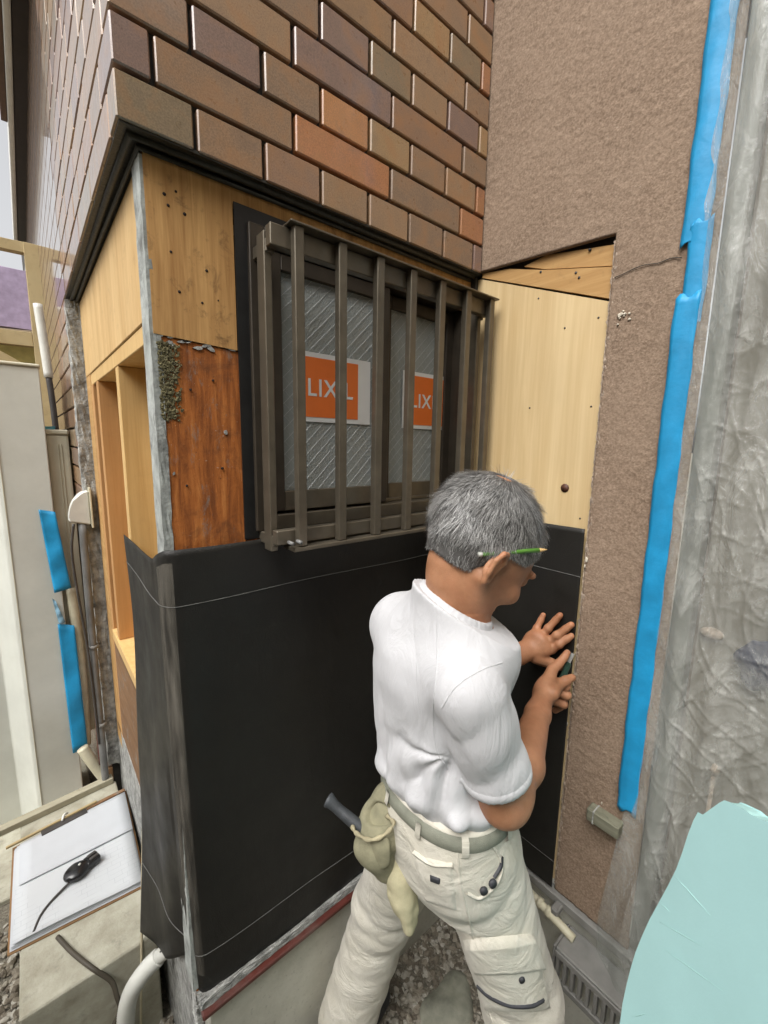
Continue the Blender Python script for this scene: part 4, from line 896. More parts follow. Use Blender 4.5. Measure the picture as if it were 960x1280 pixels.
g = G('tan_skin'); v = g.co(); c = g.ramp(g.noise(v, 24, 5, .6), [(.3, (.30, .138, .070)), (.7, (.44, .218, .118))]); c = g.mix(g.ramp(g.noise(v, 9, 3), [(.45, 0), (.75, .4)]), c, (.44, .15, .07))
g.P(Base_Color=c, Roughness=.5, Subsurface_Weight=.08, Subsurface_Scale=.01, Specular_IOR_Level=.4); g.bump(g.math('ADD', g.noise(v, 420, 4, .6), g.math('MULTIPLY', g.noise(g.co((1, 1, 1)), 70, 5, .65, 1.0), 1.6)), .32, .0011); M_SKIN = g.m
g = G('white_shirt'); v = g.co(); g.P(Base_Color=g.mix(g.noise(v, 12, 3), (.50, .50, .515), (.55, .55, .562)), Roughness=.85, Sheen_Weight=.15); g.bump(g.math('ADD', g.math('MULTIPLY', g.noise(g.co((1, 1, .35)), 22, 4, .55, 1.4), 4.0), g.math('MULTIPLY', g.noise(v, 900, 2), .15)), .55, .0022); M_SHIRT = g.m
g = G('cream_twill'); v = g.co(); c = g.ramp(g.noise(v, 14, 6, .62), [(.3, (.53, .50, .415)), (.7, (.65, .62, .54))]); c = g.mix(g.ramp(g.noise(v, 30, 7, .7), [(.62, 0), (.8, .35)]), c, (.33, .29, .21))
g.P(Base_Color=c, Roughness=.85, Sheen_Weight=.1); g.bump(g.math('ADD', g.math('MULTIPLY', g.noise(g.co((.7, .7, 1)), 17, 4, .55, 1.6), 4.0), g.math('MULTIPLY', g.noise(v, 700, 3), .25)), .55, .003); M_TROUS = g.m
M_BELT = simple('grey_webbing_belt', (.21, .215, .17), .75, .12, 60, .5, 600); M_DGREY = simple('charcoal_trim', (.035, .036, .042), .6, .2, 60, .1)

person = thing('person', 'worker in white T-shirt and cream work trousers pressing felt into the corner', 'person', (.58, .46, GZ))
# ---- head frame
PITCH_H, YAW_H, ROLL_H = rad(43), rad(-13), rad(7)
hf = np.array([math.cos(YAW_H) * math.cos(PITCH_H), math.sin(YAW_H) * math.cos(PITCH_H), -math.sin(PITCH_H)])
hl = np.array([-math.sin(YAW_H), math.cos(YAW_H), 0.0]); hu = np.cross(hf, hl)
hl, hu = hl * math.cos(ROLL_H) + hu * math.sin(ROLL_H), hu * math.cos(ROLL_H) - hl * math.sin(ROLL_H)
HC = np.array([.571, .425, 1.386]); HA = np.array([hf, hl, hu])
def H(a, b, c): return HC + hf * a + hl * b + hu * c
B = SDF((.40, .20, .72), (1.0, .70, 1.56), .0024)
# torso core, hidden by the shirt
B.loft([(.84, .556, .462, .066, .090), (.95, .552, .464, .072, .095), (1.05, .540, .482, .070, .082), (1.14, .538, .480, .074, .088), (1.20, .540, .472, .072, .092), (1.25, .540, .455, .058, .08), (1.285, .535, .452, .045, .05)], .02)
B.cap((.530, .441, 1.26), H(-.022, 0, -.050), .044, .043, .02); B.cap((.548, .448, 1.25), H(.0, 0, -.066), .045, .044, .02)
B.cap((.53, .455, 1.22), (.525, .565, 1.195), .042, .045, .03); B.cap((.53, .455, 1.22), (.488, .372, 1.185), .040, .042, .03)
# head
B.ell(H(-.016, 0, .022), (.098, .0765, .090), HA, .012); B.ell(H(.030, 0, -.012), (.064, .066, .086), HA, .02)
B.ell(H(.036, 0, -.072), (.050, .052, .040), HA, .02); B.cap(H(.070, -.012, -.098), H(.070, .012, -.098), .016, .016, .014)
for sd_ in (-1, 1):
    B.cap(H(-.004, .056 * sd_, -.045), H(.055, .030 * sd_, -.092), .018, .016, .016)                       # jaw
    B.ell(H(.066, .040 * sd_, -.030), (.026, .022, .020), HA, .014)                                       # cheekbone
    B.ell(H(.094, .031 * sd_, .004), (.012, .016, .011), HA, .008, 'sub'); B.ell(H(.083, .031 * sd_, .003), (.0125, .0125, .0115), HA, .003)
    B.cap(H(.091, .014 * sd_, .020), H(.080, .050 * sd_, .018), .007, .006, .008)                           # brow
    e0 = [(-.006, -.004), (-.003, .016), (-.012, .026), (-.022, .022), (-.026, .007), (-.020, -.012), (-.012, -.026), (-.005, -.022), (-.004, -.011)]
    for q in range(len(e0) - 1):
        w0 = .079 + .011 * min(1, abs(e0[q][0] + .004) / .02); w1 = .079 + .011 * min(1, abs(e0[q + 1][0] + .004) / .02)
        B.cap(H(e0[q][0] - .008, w0 * sd_, e0[q][1] - .026), H(e0[q + 1][0] - .008, w1 * sd_, e0[q + 1][1] - .026), .0042, .0042, .003)
    B.ell(H(-.022, .077 * sd_, -.026), (.012, .0055, .022), HA, .004)
B.cap(H(.094, 0, .004), H(.114, 0, -.034), .007, .011, .008); B.ell(H(.100, .011, -.040), (.010, .008, .007), HA, .005); B.ell(H(.100, -.011, -.040), (.010, .008, .007), HA, .005)
B.cap(H(.092, -.016, -.064), H(.092, .016, -.064), .0065, .0065, .006); B.cap(H(.090, -.014, -.074), H(.090, .014, -.074), .0065, .0065, .006); B.cap(H(.101, -.018, -.0695), H(.101, .018, -.0695), .0018, .0018, .003, 'sub')
# right arm, elbow down, knife hand at the wall edge
RSH, REL, RWR = np.array([.476, .362, 1.192]), np.array([.552, .338, .985]), at_x(672, 893, .795)
B.cap(RSH, REL, .046, .039, .02); B.cap(REL + np.array([-.006, 0, -.004]), REL + np.array([.02, .005, .0]), .034, .036, .02)
fm = REL + (RWR - REL) * .38 + np.array([0, -.006, -.004]); B.cap(REL, fm, .037, .0365, .015); B.cap(fm, RWR, .0365, .0255, .015)
# left arm across to the wall
LSH, LEL = np.array([.524, .566, 1.210]), np.array([.665, .602, 1.03]); LWR = at_x(647, 818, .885)
B.cap(LSH, LEL, .050, .040, .02); lm = LEL + (LWR - LEL) * .35; B.cap(LEL, lm, .040, .039, .015); B.cap(lm, LWR, .039, .025, .015)
# left hand: palm flat on the felt, fingers spread upwards
WALL = XR - .012
kn = [at_x(667, 797, .949), at_x(676, 797, .951), at_x(685, 803, .951), at_x(690, 812, .949)]
tp = [at_x(679, 769, WALL - .007), at_x(700, 769, WALL - .007), at_x(714, 781, WALL - .007), at_x(714, 795, WALL - .007)]
for q in range(4):
    r = (.0085, .0092, .0096, .0092)[q]; B.cap(LWR, kn[q], .019, r * 1.15, .012)
    m1_ = kn[q] * .56 + tp[q] * .44 + np.array([-.005, 0, 0]); m2_ = kn[q] * .22 + tp[q] * .78 + np.array([-.001, 0, 0])
    B.chain([kn[q], m1_, m2_, tp[q]], [r * 1.08, r, r * .93, r * .82], .003); B.ell(m1_, (r * 1.08,) * 3, None, .004)
pc = (LWR + kn[1] + kn[2]) / 3; B.ell(pc + np.array([.004, 0, 0]), (.020, .034, .036), None, .012)
th = [LWR * .6 + kn[3] * .4 + np.array([.01, -.008, -.012]), at_x(688, 829, .945), at_x(699, 832, .957), at_x(707, 829, .965)]; B.chain(th, [.017, .0125, .0105, .009], .006)
# right hand: fist round the knife, index finger laid along it
rk = [at_x(690, 838, .905), at_x(686, 848, .898), at_x(682, 860, .893), at_x(679, 871, .890)]
for q in range(4): B.cap(RWR, rk[q], .021, .0125, .012)
B.ell((RWR + rk[1] + rk[2]) / 3 + np.array([.006, 0, 0]), (.034, .025, .034), None, .012)
B.chain([rk[0], at_x(699, 829, .930), at_x(705, 822, .946), at_x(709, 816, .957)], [.0115, .0100, .0090, .0080], .003)
for q, (pp_, pt) in enumerate([((707, 858), (700, 872)), ((708, 869), (699, 881)), ((704, 880), (694, 888))]):
    pip = at_x(*pp_, .925); tip = at_x(*pt, .945); B.chain([rk[q + 1], pip, pip * .35 + tip * .65 + np.array([.010, 0, 0]), tip], [.0115, .0102, .0090, .0078], .003); B.ell(pip, (.0108,) * 3, None, .003)
B.chain([RWR * .5 + rk[0] * .5 + np.array([.004, -.014, .0]), at_x(697, 857, .900), at_x(707, 851, .922), at_x(715, 847, .940)], [.016, .0125, .0108, .0088], .005)
body, BP, BQ = B.obj('body', M_SKIN, person, 1)
# nails
bv = BVHTree.FromPolygons([tuple(p) for p in BP], [tuple(q) for q in BQ])
M_NAIL = simple('nail', (.62, .36, .25), .3, .05, 20, 0)

# ---- hair: scalp layer and short strands
def hairzone(P):
    L = (P - HC) @ HA.T; a, b, c = L[:, 0], L[:, 1], L[:, 2]
    low = np.interp(a, [-.11, -.06, -.030, -.012, .018, .034, .06, .09], [-.068, -.066, -.058, -.002, .006, .012, .045, .055])
    return c - low, L
X, Y, Z = B.grid((slice(None),) * 3)
HB = SDF(HC - .14, HC + .14, .0026); HB.ell(H(-.016, 0, .022), (.0995, .078, .0915), HA, .012); HB.ell(H(.030, 0, -.012), (.0655, .0675, .0875), HA, .02); HB.cap((.530, .441, 1.26), H(-.022, 0, -.050), .0452, .0442, .02)
X, Y, Z = HB.grid((slice(None),) * 3)
def loc(X, Y, Z): return [(X - HC[0]) * A_[0] + (Y - HC[1]) * A_[1] + (Z - HC[2]) * A_[2] for A_ in HA]
la, lb, lc = loc(X, Y, Z)
low = np.interp(la, [-.12, -.06, -.030, -.012, .018, .034, .06, .09], [-.066, -.063, -.054, .001, .008, .014, .047, .057])
HB.d = np.maximum(HB.d - .0025, (low - lc)).astype(np.float32); HB.d = np.maximum(HB.d, .017 - np.sqrt((la + .067) ** 2 + (lb + .013) ** 2 + (lc - .097) ** 2)).astype(np.float32)
g = G('hair_shade'); g.P(Base_Color=g.mix(g.noise(g.co(), 200, 4), (.035, .032, .030), (.15, .145, .14)), Roughness=.6); M_HAIRCAP = g.m
hair, HP, HQ = HB.obj('hair', M_HAIRCAP, person, 1)
g = G('grey_hair'); at_ = g.n('ShaderNodeVertexColor', {'layer_name': 'tint'}); g.P(Base_Color=at_.outputs[0], Roughness=.38, Specular_IOR_Level=.5); M_HAIR = g.m
qa = HP[HQ].mean(1); nrm = np.cross(HP[HQ[:, 1]] - HP[HQ[:, 0]], HP[HQ[:, 3]] - HP[HQ[:, 0]]); nrm /= np.linalg.norm(nrm, axis=1)[:, None] + 1e-12
zone, Lc = hairzone(qa); ok = np.where((zone > -.004) & (np.einsum('ij,ij->i', nrm, qa - HC) > 0))[0]
NSTR = 42000; pick = RNG.choice(ok, NSTR); uv = RNG.random((NSTR, 2)); qv = HP[HQ[pick]]
root = (qv[:, 0] * (1 - uv[:, :1]) + qv[:, 1] * uv[:, :1]) * (1 - uv[:, 1:]) + (qv[:, 3] * (1 - uv[:, :1]) + qv[:, 2] * uv[:, :1]) * uv[:, 1:]
nn_ = nrm[pick]; L_ = (root - HC) @ HA.T
crown = np.array([-.062, -.012, .092]); off = L_ - crown
dc_ = np.linalg.norm(off, axis=1); keep = (dc_ > .022) | (RNG.random(NSTR) < .15); keep &= ~((dc_ > .020) & (dc_ < .034) & (RNG.random(NSTR) < .30))
root, nn_, L_, off, dc_, pickz = root[keep], nn_[keep], L_[keep], off[keep], dc_[keep], zone[pick][keep]; NSTR = len(root)
sw_ = np.stack([-off[:, 1], off[:, 0], np.zeros(NSTR)], 1); sw_ /= np.linalg.norm(sw_, axis=1)[:, None] + 1e-9
dl = off / (dc_[:, None] + 1e-9) + .35 * sw_ * np.exp(-dc_ / .05)[:, None]; dl[:, 2] -= .4; dl[:, 0] += .15
dw = dl @ HA; dw -= nn_ * np.einsum('ij,ij->i', dw, nn_)[:, None]; dw /= np.linalg.norm(dw, axis=1)[:, None] + 1e-9
clump = np.stack([np.sin(root @ np.array(k_) * 140) for k_ in ((1, .3, .7), (.2, 1, -.5), (-.6, .4, 1))], 1)
dw = dw + RNG.normal(0, .15, (NSTR, 3)) + .24 * clump; dw /= np.linalg.norm(dw, axis=1)[:, None]
ln_ = np.interp(pickz, [0, .02, .06], [.005, .011, .017]) * RNG.uniform(.7, 1.25, NSTR); lift = np.interp(pickz, [0, .03, .07], [.16, .22, .34])
side = np.cross(nn_, dw); side /= np.linalg.norm(side, axis=1)[:, None] + 1e-9; wd = RNG.uniform(.00020, .00034, NSTR)
VV = []; TT = []
for s_, wf in ((0, 1.0), (.4, .9), (.75, .65), (1.0, .12)):
    c_ = root + dw * (ln_ * s_)[:, None] + nn_ * (ln_ * lift * (s_ - .62 * s_ * s_) - .0006)[:, None]
    VV += [c_ - side * (wd * wf)[:, None], c_ + side * (wd * wf)[:, None]]
VV = np.stack(VV, 1).reshape(-1, 3); b0 = np.arange(NSTR) * 8
FF = np.concatenate([np.stack([b0 + 2 * j, b0 + 2 * j + 1, b0 + 2 * j + 3, b0 + 2 * j + 2], 1) for j in range(3)])
me = bpy.data.meshes.new('hair_strands'); me.vertices.add(len(VV)); me.vertices.foreach_set('co', VV.astype(np.float32).ravel()); me.loops.add(FF.size); me.loops.foreach_set('vertex_index', FF.astype(np.int32).ravel()); me.polygons.add(len(FF)); me.polygons.foreach_set('loop_start', np.arange(0, FF.size, 4, dtype=np.int32)); me.update(calc_edges=True)
gray = np.where(RNG.random(NSTR) < np.interp(L_[:, 2], [-.06, .0, .08], [.42, .62, .55]), RNG.uniform(.26, .48, NSTR), RNG.uniform(.04, .16, NSTR))
col = np.repeat(np.stack([gray * 1.0, gray * .985, gray * .95, np.ones(NSTR)], 1), 8, 0); ca = me.color_attributes.new('tint', 'FLOAT_COLOR', 'POINT'); ca.data.foreach_set('color', col.astype(np.float32).ravel())
me.materials.append(M_HAIR); shade(me, True); ho = link(bpy.data.objects.new('hair_strands', me), person); ho['kind'] = 'stuff'; ho['label'] = 'short salt-and-pepper hair thinning at the crown'

# ---- T-shirt
def fold(u, w=1.0):                       # rounded crests, sharper valleys
    s = np.sin(u); return (np.sqrt(1.02 - np.clip(s, -1, 1)) - 1.0) * w
S = SDF((.39, .22, .87), (.74, .72, 1.35), .0032)
S.loft([(.885, .552, .462, .086, .110), (.932, .551, .462, .092, .116), (.958, .548, .467, .103, .123), (.99, .544, .475, .102, .117), (1.04, .538, .482, .099, .114), (1.10, .535, .483, .101, .119), (1.155, .535, .479, .106, .131), (1.205, .539, .471, .103, .136), (1.245, .541, .457, .089, .120), (1.275, .536, .449, .078, .090), (1.305, .532, .446, .069, .072), (1.34, .530, .445, .066, .067)], .02, 2.2)
S.cap((.538, .458, 1.250), (.524, .555, 1.219), .060, .056, .03); S.cap((.536, .450, 1.232), (.484, .376, 1.186), .057, .054, .03)
rs_dir = (REL - RSH) / np.linalg.norm(REL - RSH); HEM = RSH + rs_dir * .168
ls_dir = (LEL - LSH) / np.linalg.norm(LEL - LSH); LHEM = LSH + ls_dir * .17
# folds
def shirt_folds(X, Y, Z):
    th = np.arctan2(Y - .458, X - .552)
    lowm = np.clip((1.17 - Z) / .16, 0, 1) * np.clip((Z - .90) / .04, 0, 1)
    sway = 1.1 * np.sin(8 * Z + 2 * th) + .6 * np.sin(19 * Z - 3 * th)
    f1 = fold(7.5 * th + sway + 11 * (Z - 1.0), .0125) * lowm * (.55 + .45 * np.sin(2.3 * th + 9 * Z + 1))
    f2 = fold(15 * th - 12 * (Z - 1.0) + 1.6 * np.sin(13 * Z + 2 * th), .0048) * lowm
    px, py, pz = X - .482, Y - .392, Z - 1.065                      # folds running out of the right armpit, down and across the back
    r = np.sqrt(px ** 2 + py ** 2 + pz ** 2); an = np.arctan2(pz, py)
    f3 = fold(8.5 * an + 16 * r + .6 * np.sin(40 * r + 2 * an) + 1.0, .0078) * np.exp(-(np.maximum(0, r - .02) / .095) ** 2) * np.clip(r / .035, 0, 1) * np.clip((.5 - an) / .5, 0, 1) * np.clip((an + 1.9) / .4, 0, 1)
    f5 = (fold(78 * Y * .85 + 46 * Z + 2.2 * np.sin(15 * Z + 9 * X) + 1, .0042) * (.5 + .5 * np.sin(17 * Y - 12 * Z)) + fold(120 * Y - 30 * Z + 2.5 * np.sin(22 * Z), .0018)) * lowm * np.clip((.56 - X) / .04, 0, 1)
    blouse = -.008 * np.exp(-((Z - .962) / .020) ** 2) * (1 + .8 * np.sin(5.3 * th + .7) + .5 * np.sin(11 * th + 2))
    br = .0016 * np.sin(23 * X + 31 * Z + 2 * np.sin(17 * Y)) + .0012 * np.sin(41 * Y - 29 * Z)
    return -(f1 + f2 + f3 + f5) * .9 + blouse + br
S.warp(shirt_folds)
# sleeves: their own shapes, cut and hollowed at the hem, then joined to the shirt
def sleeve(a_, hem, d_, r0, r1, r_in):
    q_ = SDF(S.lo, S.lo + (S.n - 1) * S.h, S.h); q_.cap(a_, hem + d_ * .03, r0, r1, .01)
    X, Y, Z = q_.grid((slice(None),) * 3); t = (X - hem[0]) * d_[0] + (Y - hem[1]) * d_[1] + (Z - hem[2]) * d_[2]
    q_.d = q_.d - (fold(60 * t + 30 * (X - .52) + 1.8 * np.sin(30 * Y + 14 * X), .0042) * np.clip((-t) / .03, .25, 1) * np.clip((t + .17) / .06, 0, 1) + .0015 * np.sin(70 * (X + Y) + 25 * t)).astype(np.float32)
    q_.d = np.maximum(q_.d, t.astype(np.float32))
    rr = np.sqrt(np.maximum(0, (X - hem[0]) ** 2 + (Y - hem[1]) ** 2 + (Z - hem[2]) ** 2 - t ** 2)); hol = np.where(t > -.05, np.where(rr < r_in + .02, r_in - rr, -.05), -.05)
    q_.d = np.maximum(q_.d, hol.astype(np.float32)); n_ = S.d.shape; dd_ = q_.d[:n_[0], :n_[1], :n_[2]]
    k = .010; h = np.clip(.5 + .5 * (S.d - dd_) / k, 0, 1); S.d = S.d * (1 - h) + dd_ * h - k * h * (1 - h)
sleeve(RSH, HEM, rs_dir, .0550, .0540, .0465); sleeve(LSH, LHEM, ls_dir, .060, .056, .048)
# neck opening: cut along a tilted plane and hollow
NK = np.array([.534, .444, 1.286]); nd = np.array([.36, -.30, .88]); nd /= np.linalg.norm(nd)
S.slab(NK, nd)
S.cap(NK - nd * .012, NK + nd * .05, .0560, .0580, .003, 'sub')
shirt, SP, SQ = S.obj('t_shirt', M_SHIRT, person, 1)
sv = BVHTree.FromPolygons([tuple(p) for p in SP], [tuple(q) for q in SQ])
# rib collar and hem bands follow the cut edges
def ring(c, d_, r, n=48):
    a_ = np.cross(d_, [0, 0, 1.0]); a_ = a_ / np.linalg.norm(a_) if np.linalg.norm(a_) > .1 else np.array([1.0, 0, 0]); b_ = np.cross(d_, a_); out = []
    for k in range(n): t = 2 * math.pi * k / n; out.append((c, a_ * math.cos(t) + b_ * math.sin(t)))
    return out
def band(name, c, d_, rmax, h0, h1, parent, mat, bv_, out=.0014):
    V = []; n = 72; dirs = ring(c, d_, 1, n); rows = np.linspace(h0, h1, 5)
    for (c0, u) in dirs:
        for q, h_ in enumerate(rows):
            o_ = c + d_ * h_ + u * rmax; hit = bv_.ray_cast(Vector(o_), Vector(-u), rmax)
            p = np.array(hit[0]) if hit[0] else c + d_ * h_ + u * rmax * .6
            if np.linalg.norm(p - (c + d_ * h_)) > .0605: p = c + d_ * h_ + u * .0535
            V.append(p + u * (out if 0 < q < 4 else -.001))
    m_ = len(rows); Fq = [(i * m_ + j, i * m_ + j + 1, ((i + 1) % n) * m_ + j + 1, ((i + 1) % n) * m_ + j) for i in range(n) for j in range(m_ - 1)]
    return mesh(name, V, Fq, mat, parent, True)
q = SDF(NK - .1, NK + .1, .0022)
for h_, r_, w_ in ((-.010, .0660, .0046), (-.005, .0640, .0048), (.000, .0615, .0046), (.004, .0592, .0040)):
    pts = [c0 + nd * h_ + u * r_ * (1 + .06 * abs(u[1])) for c0, u in ring(NK, nd, 1, 40)]
    for k in range(40): q.cap(pts[k], pts[(k + 1) % 40], w_, w_, .003)
q.obj('collar', M_SHIRT, shirt, 2)
band('sleeve_hem', HEM, rs_dir, .082, -.020, -.0015, shirt, M_SHIRT, sv, .0016)
def seam(name, pxs, bv_, parent, mat, w=.002, th_=.0006, n=10):
    pts = []; nr = []
    for p in spline([(a_, b_, 0) for a_, b_ in pxs], n):
        d = ray(p[0], p[1]); h_ = bv_.ray_cast(Vector(CAM), Vector(d).normalized())
        if h_[0]: pts.append(np.array(h_[0])); nr.append(np.array(h_[1]))
    if len(pts) > 3: return ribbon(name, pts, nr, w, mat, parent, th_)
seam('seam', [(547, 778), (546, 830), (541, 890), (545, 935), (560, 962)], sv, shirt, M_SHIRT, .0034, .0005)
seam('seam', [(628, 828), (600, 838), (570, 858), (552, 885)], sv, shirt, M_SHIRT, .0034, .0005)

# ---- trousers
T = SDF((.34, .16, -.03), (.84, .84, .96), .0036)
T.loft([(.72, .562, .462, .075, .105), (.78, .556, .462, .100, .126), (.84, .551, .462, .107, .132), (.89, .550, .462, .105, .128), (.938, .551, .462, .0985, .1225)], .03, 2.3)
RK, RA = np.array([.672, .345, .46]), np.array([.698, .300, .03]); LK, LA = np.array([.560, .640, .47]), np.array([.510, .725, .07])
T.cap((.572, .415, .83), RK, .085, .077, .03); T.cap(RK, RA, .076, .080, .03); T.cap((.548, .508, .83), LK, .083, .070, .03); T.cap(LK, LA, .069, .072, .03)
def trouser_folds(X, Y, Z):
    m = np.clip((.90 - Z) / .06, 0, 1)
    w1 = np.sin(13 * X + 17 * Y + 5 * Z); w2 = np.sin(19 * Y - 11 * X + 8 * Z + 1)
    f = fold(52 * Z + 30 * X - 18 * Y + 2.6 * w1, .0026) * np.clip((.80 - Z) / .14, .1, 1) * (.6 + .4 * w2)
    f2 = fold(95 * Z - 55 * X + 38 * Y + 2.4 * w2, .0022) * (.6 + .4 * w1)
    f3 = fold(70 * X + 25 * Y - 48 * Z + 1.5 * w1, .0032) * np.exp(-((Z - .76) / .07) ** 2)
    f4 = fold(120 * Z + 20 * X + 1.8 * w2, .0022) * np.exp(-((Z - .50) / .10) ** 2)
    return -(f + f2 + f3 + f4) * m
T.warp(trouser_folds); T.slab((.568, .456, .942), (0, 0, 1)); T.slab((0, 0, .0), (0, 0, -1))
trous, TP, TQ = T.obj('trousers', M_TROUS, person, 2)
tv = BVHTree.FromPolygons([tuple(p) for p in TP], [tuple(q) for q in TQ])
def band_z(name, z0, z1, out, mat, parent, bv_, c=(.551, .462), th0=0, th1=2 * math.pi, n=110):
    V = []; rows = np.linspace(z0, z1, 5); full = th1 - th0 > 6.2
    for i in range(n):
        t = th0 + (th1 - th0) * i / (n if full else n - 1); u = np.array([math.cos(t), math.sin(t), 0])
        for q, z in enumerate(rows):
            o_ = np.array([c[0], c[1], z]) + u * .25; hit = bv_.ray_cast(Vector(o_), Vector(-u), .25); p = np.array(hit[0]) if hit[0] else np.array([c[0], c[1], z]) + u * .12
            V.append((p[0] + u[0] * (out if 0 < q < 4 else -.002), p[1] + u[1] * (out if 0 < q < 4 else -.002), z))
    m_ = len(rows); Fq = [(i * m_ + j, i * m_ + j + 1, ((i + 1) % n) * m_ + j + 1, ((i + 1) % n) * m_ + j) for i in range(n if full else n - 1) for j in range(m_ - 1)]
    return mesh(name, V, Fq, mat, parent, True)
belt = band_z('belt', .904, .937, .0045, M_BELT, person, tv)
for t_ in (3.45, 4.12, 4.8, 2.7, 5.5): band_z('belt_loop', .896, .9415, .0075, M_TROUS, trous, tv, th0=t_ - .045, th1=t_ + .045, n=6)
def drape(name, quad, mat, parent, bv_, out, nu=14, nv=14, edge=True):
    """a patch of cloth laid on the surface: quad of image corners met with the real surface"""
    V = []; okk = True
    for i in range(nv):
        for j in range(nu):
            u, v = j / (nu - 1), i / (nv - 1); q = (np.array(quad[0]) * (1 - u) + np.array(quad[1]) * u) * (1 - v) + (np.array(quad[3]) * (1 - u) + np.array(quad[2]) * u) * v
            h_ = bv_.ray_cast(Vector(CAM), Vector(ray(*q)).normalized())
            if not h_[0]: h_ = bv_.find_nearest(Vector(at_d(*q, .76)))
            e_ = edge and (i in (0, nv - 1) or j in (0, nu - 1)); V.append(np.array(h_[0]) + np.array(h_[1]) * (-.002 if e_ else out))
    return mesh(name, V, [(i * nu + j, i * nu + j + 1, (i + 1) * nu + j + 1, (i + 1) * nu + j) for i in range(nv - 1) for j in range(nu - 1)], mat, parent, True)
drape('cargo_pocket', [(583, 1190), (672, 1178), (690, 1262), (604, 1262)], M_TROUS, trous, tv, .009)
drape('pocket_flap', [(577, 1174), (668, 1166), (682, 1208), (592, 1212)], M_TROUS, trous, tv, .013)
drape('back_pocket', [(513, 1066), (566, 1078), (572, 1140), (532, 1128)], M_TROUS, trous, tv, .004)
drape('label_patch', [(536, 1089), (554, 1095), (553, 1104), (537, 1098)], M_DGREY, trous, tv, .007, 6, 6)
seam('zip', [(600, 1226), (614, 1238), (638, 1248), (660, 1249), (674, 1243)], tv, trous, M_DGREY, .006, .012)
seam('seam', [(571, 1056), (577, 1110), (590, 1165), (600, 1225), (618, 1285)], tv, trous, M_TROUS, .004, .0014)
seam('pocket_edge', [(611, 1052), (622, 1068), (627, 1085), (620, 1105), (600, 1122), (584, 1116)], tv, trous, M_TROUS, .005, .003)
seam('pocket_edge', [(518, 1064), (540, 1078), (566, 1080)], tv, trous, M_TROUS, .004, .006)
seam('pen', [(626, 1070), (625, 1082), (617, 1096)], tv, trous, M_DGREY, .005, .004)
def snap(px, py, r, out, name='snap_button'):
    h_ = tv.ray_cast(Vector(CAM), Vector(ray(px, py)).normalized())
    if h_[0]: p = np.array(h_[0]); n_ = np.array(h_[1]); tube(name, [p + n_ * (out - .003), p + n_ * (out + .0015)], r, M_DGREY, trous, 12)
snap(649, 1217, .0055, .010); snap(604, 1112, .0065, .003); snap(615, 1103, .007, .003)
# shoes, mostly below the picture
M_SHOE = simple('dark_shoe', (.03, .03, .035), .6)
for c_, d_ in ((RA, np.array([1.0, -.15, 0])), (LA, np.array([.92, .2, 0]))):
    d_ = d_ / np.linalg.norm(d_); q = SDF(c_ + np.array([-.16, -.16, -.14]), c_ + np.array([.26, .16, .06]), .005); b_ = np.array([c_[0], c_[1], GZ + .05])
    q.cap(b_ - d_ * .05, b_ + d_ * .13, .042, .038, .02); q.cap(b_ - d_ * .03, np.array([c_[0], c_[1], GZ + .12]), .045, .042, .03); q.slab((0, 0, GZ + .004), (0, 0, -1)); q.obj('shoe', M_SHOE, person, 1)

# ================================================================== things he carries
# pencil behind the ear
pn = thing('pencil', 'green carpenter pencil tucked behind the ear of the worker', 'pencil', tuple(H(-.05, -.085, .02)))
pa, pb = at_d(598, 693, .622), at_d(684, 687, .648)
M_GREEN = simple('green_paint', (.10, .26, .035), .4, .15, 80, .03); d_ = (pb - pa) / np.linalg.norm(pb - pa)
tube('shaft', [pa + d_ * .006, pb - d_ * .014], .0036, M_GREEN, pn, 6); tube('point', [pb - d_ * .014, pb - d_ * .004, pb], [.0036, .0014, .0004], M_STUD, pn, 8); tube('end_cap', [pa, pa + d_ * .006], .0038, M_WHITEPLASTIC, pn, 6)
# utility knife
kf = thing('utility_knife', 'dark green utility knife in the right fist against the wall edge', 'knife', tuple(at_x(704, 850, .955)))
ka, kb = at_x(697, 862, .932), at_x(711, 828, .960); beam('handle', ka, kb, .014, .010, simple('knife_green', (.02, .05, .035), .4), kf, (1, 0, 0), .003)
kd = (kb - ka) / np.linalg.norm(kb - ka); beam('blade', kb, kb + kd * .022 + np.array([.004, 0, 0]), .008, .0008, M_GREYPLASTIC, kf, (1, 0, 0), 0)
# canvas tool pouch on the back of the belt
M_CANVAS = simple('khaki_canvas', (.25, .235, .15), .9, .25, 30, .6, 500, dirt=.4, dirt_col=(.10, .09, .06)); M_CANVASD = simple('worn_canvas_rim', (.34, .30, .19), .9, .25, 40, .6, 400)
tpch = thing('tool_pouch', 'worn khaki canvas tool pouch hung at the back of the belt', 'tool pouch', tuple(at_d(478, 1040, .80)))
q = SDF((.30, .40, .50), (.60, .72, .98), .0034)
def D_(px, py, d): return at_d(px, py, d)
q.chain([D_(494, 985, .80), D_(488, 1010, .80), D_(486, 1040, .80)], [.022, .036, .040], .02); q.chain([D_(472, 1025, .80), D_(470, 1050, .79), D_(482, 1085, .79)], [.030, .036, .022], .02)
q.chain([D_(505, 1010, .80), D_(505, 1060, .80)], [.025, .03], .02)
q.warp(lambda X, Y, Z: -(fold(75 * X + 40 * Y - 20 * Z + 2 * np.sin(40 * Z), .006) + fold(90 * Z + 50 * X, .003)))
q.cap(D_(466, 1018, .775), D_(486, 1016, .78), .018, .018, .004, 'sub')
q.obj('bag', M_CANVAS, tpch, 1)
tube('rim', spline([D_(440, 1033, .775), D_(446, 1042, .755), D_(462, 1050, .742), D_(480, 1044, .74), D_(492, 1030, .745), D_(484, 1020, .77)], 6), [.0034 + .0012 * math.sin(i * 1.3) for i in range(31)], M_CANVASD, tpch, 8)
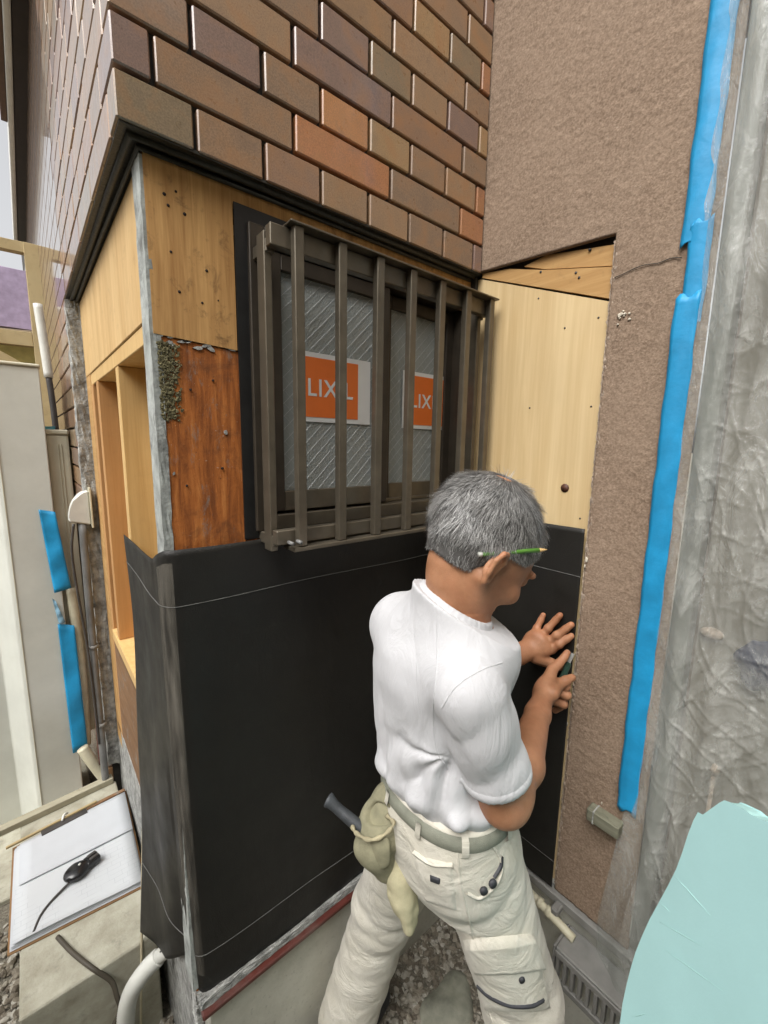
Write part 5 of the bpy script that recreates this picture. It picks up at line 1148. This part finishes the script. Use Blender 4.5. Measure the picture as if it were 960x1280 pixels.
def cloth_fan(name, grid, mat, parent):
    V = [p for row in grid for p in row]; nu = len(grid[0]); o = mesh(name, V, [(i * nu + j, i * nu + j + 1, (i + 1) * nu + j + 1, (i + 1) * nu + j) for i in range(len(grid) - 1) for j in range(nu - 1)], mat, parent, True)
    m = o.modifiers.new('t', 'SOLIDIFY'); m.thickness = .003; sb = o.modifiers.new('s', 'SUBSURF'); sb.levels = 2; sb.render_levels = 2; return o
cloth_fan('back_flap', [[D_(485, 968, .83), D_(492, 968, .80), D_(500, 975, .80)], [D_(466, 995, .82), D_(480, 996, .78), D_(498, 1000, .785)], [D_(446, 1024, .81), D_(468, 1020, .78), D_(495, 1022, .77)], [D_(442, 1036, .80), D_(466, 1036, .77), D_(492, 1034, .765)]], M_CANVAS, tpch)
cloth_fan('side_pocket', [[D_(452, 1040, .79), D_(468, 1046, .745), D_(488, 1042, .745)], [D_(453, 1060, .785), D_(468, 1066, .74), D_(488, 1062, .74)], [D_(462, 1082, .78), D_(472, 1088, .75), D_(490, 1084, .75)]], M_CANVAS, tpch)
hm = thing('hammer', 'black rubber tool handle poking up from the canvas pouch', 'hammer', tuple(D_(450, 1035, .79)))
tube('handle', spline([D_(409, 999, .80), D_(414, 1003, .797), D_(428, 1016, .792), D_(445, 1030, .785), D_(462, 1044, .78)], 5), [.006, .0125, .0135, .0135, .0125, .0115, .0108, .0102, .010, .010, .0102, .0105, .0108, .011, .011, .011, .011, .011, .011, .011, .011], simple('rubber_grip', (.05, .055, .06), .55, .35, 40, .4, 150), hm, 14)
gl = thing('work_glove', 'limp cream work glove hanging below the canvas pouch', 'glove', tuple(D_(505, 1160, .79)))
q = SDF((.34, .36, .42), (.62, .68, .92), .0032)
q.chain([D_(498, 1058, .79), D_(500, 1090, .785), D_(504, 1120, .78)], [.018, .026, .026], .015); q.chain([D_(506, 1115, .775), D_(508, 1140, .77), D_(511, 1160, .77)], [.018, .013, .010], .006); q.chain([D_(496, 1110, .78), D_(492, 1116, .775), D_(497, 1136, .775)], [.016, .012, .009], .006)
q.chain([D_(514, 1110, .785), D_(517, 1135, .78), D_(517, 1150, .78)], [.014, .012, .009], .006)
q.warp(lambda X, Y, Z: -fold(80 * X - 60 * Y + 30 * Z, .004)); q.obj('glove_shell', simple('cream_glove', (.46, .42, .27), .9, .15, 40, .4, 300), gl, 1)
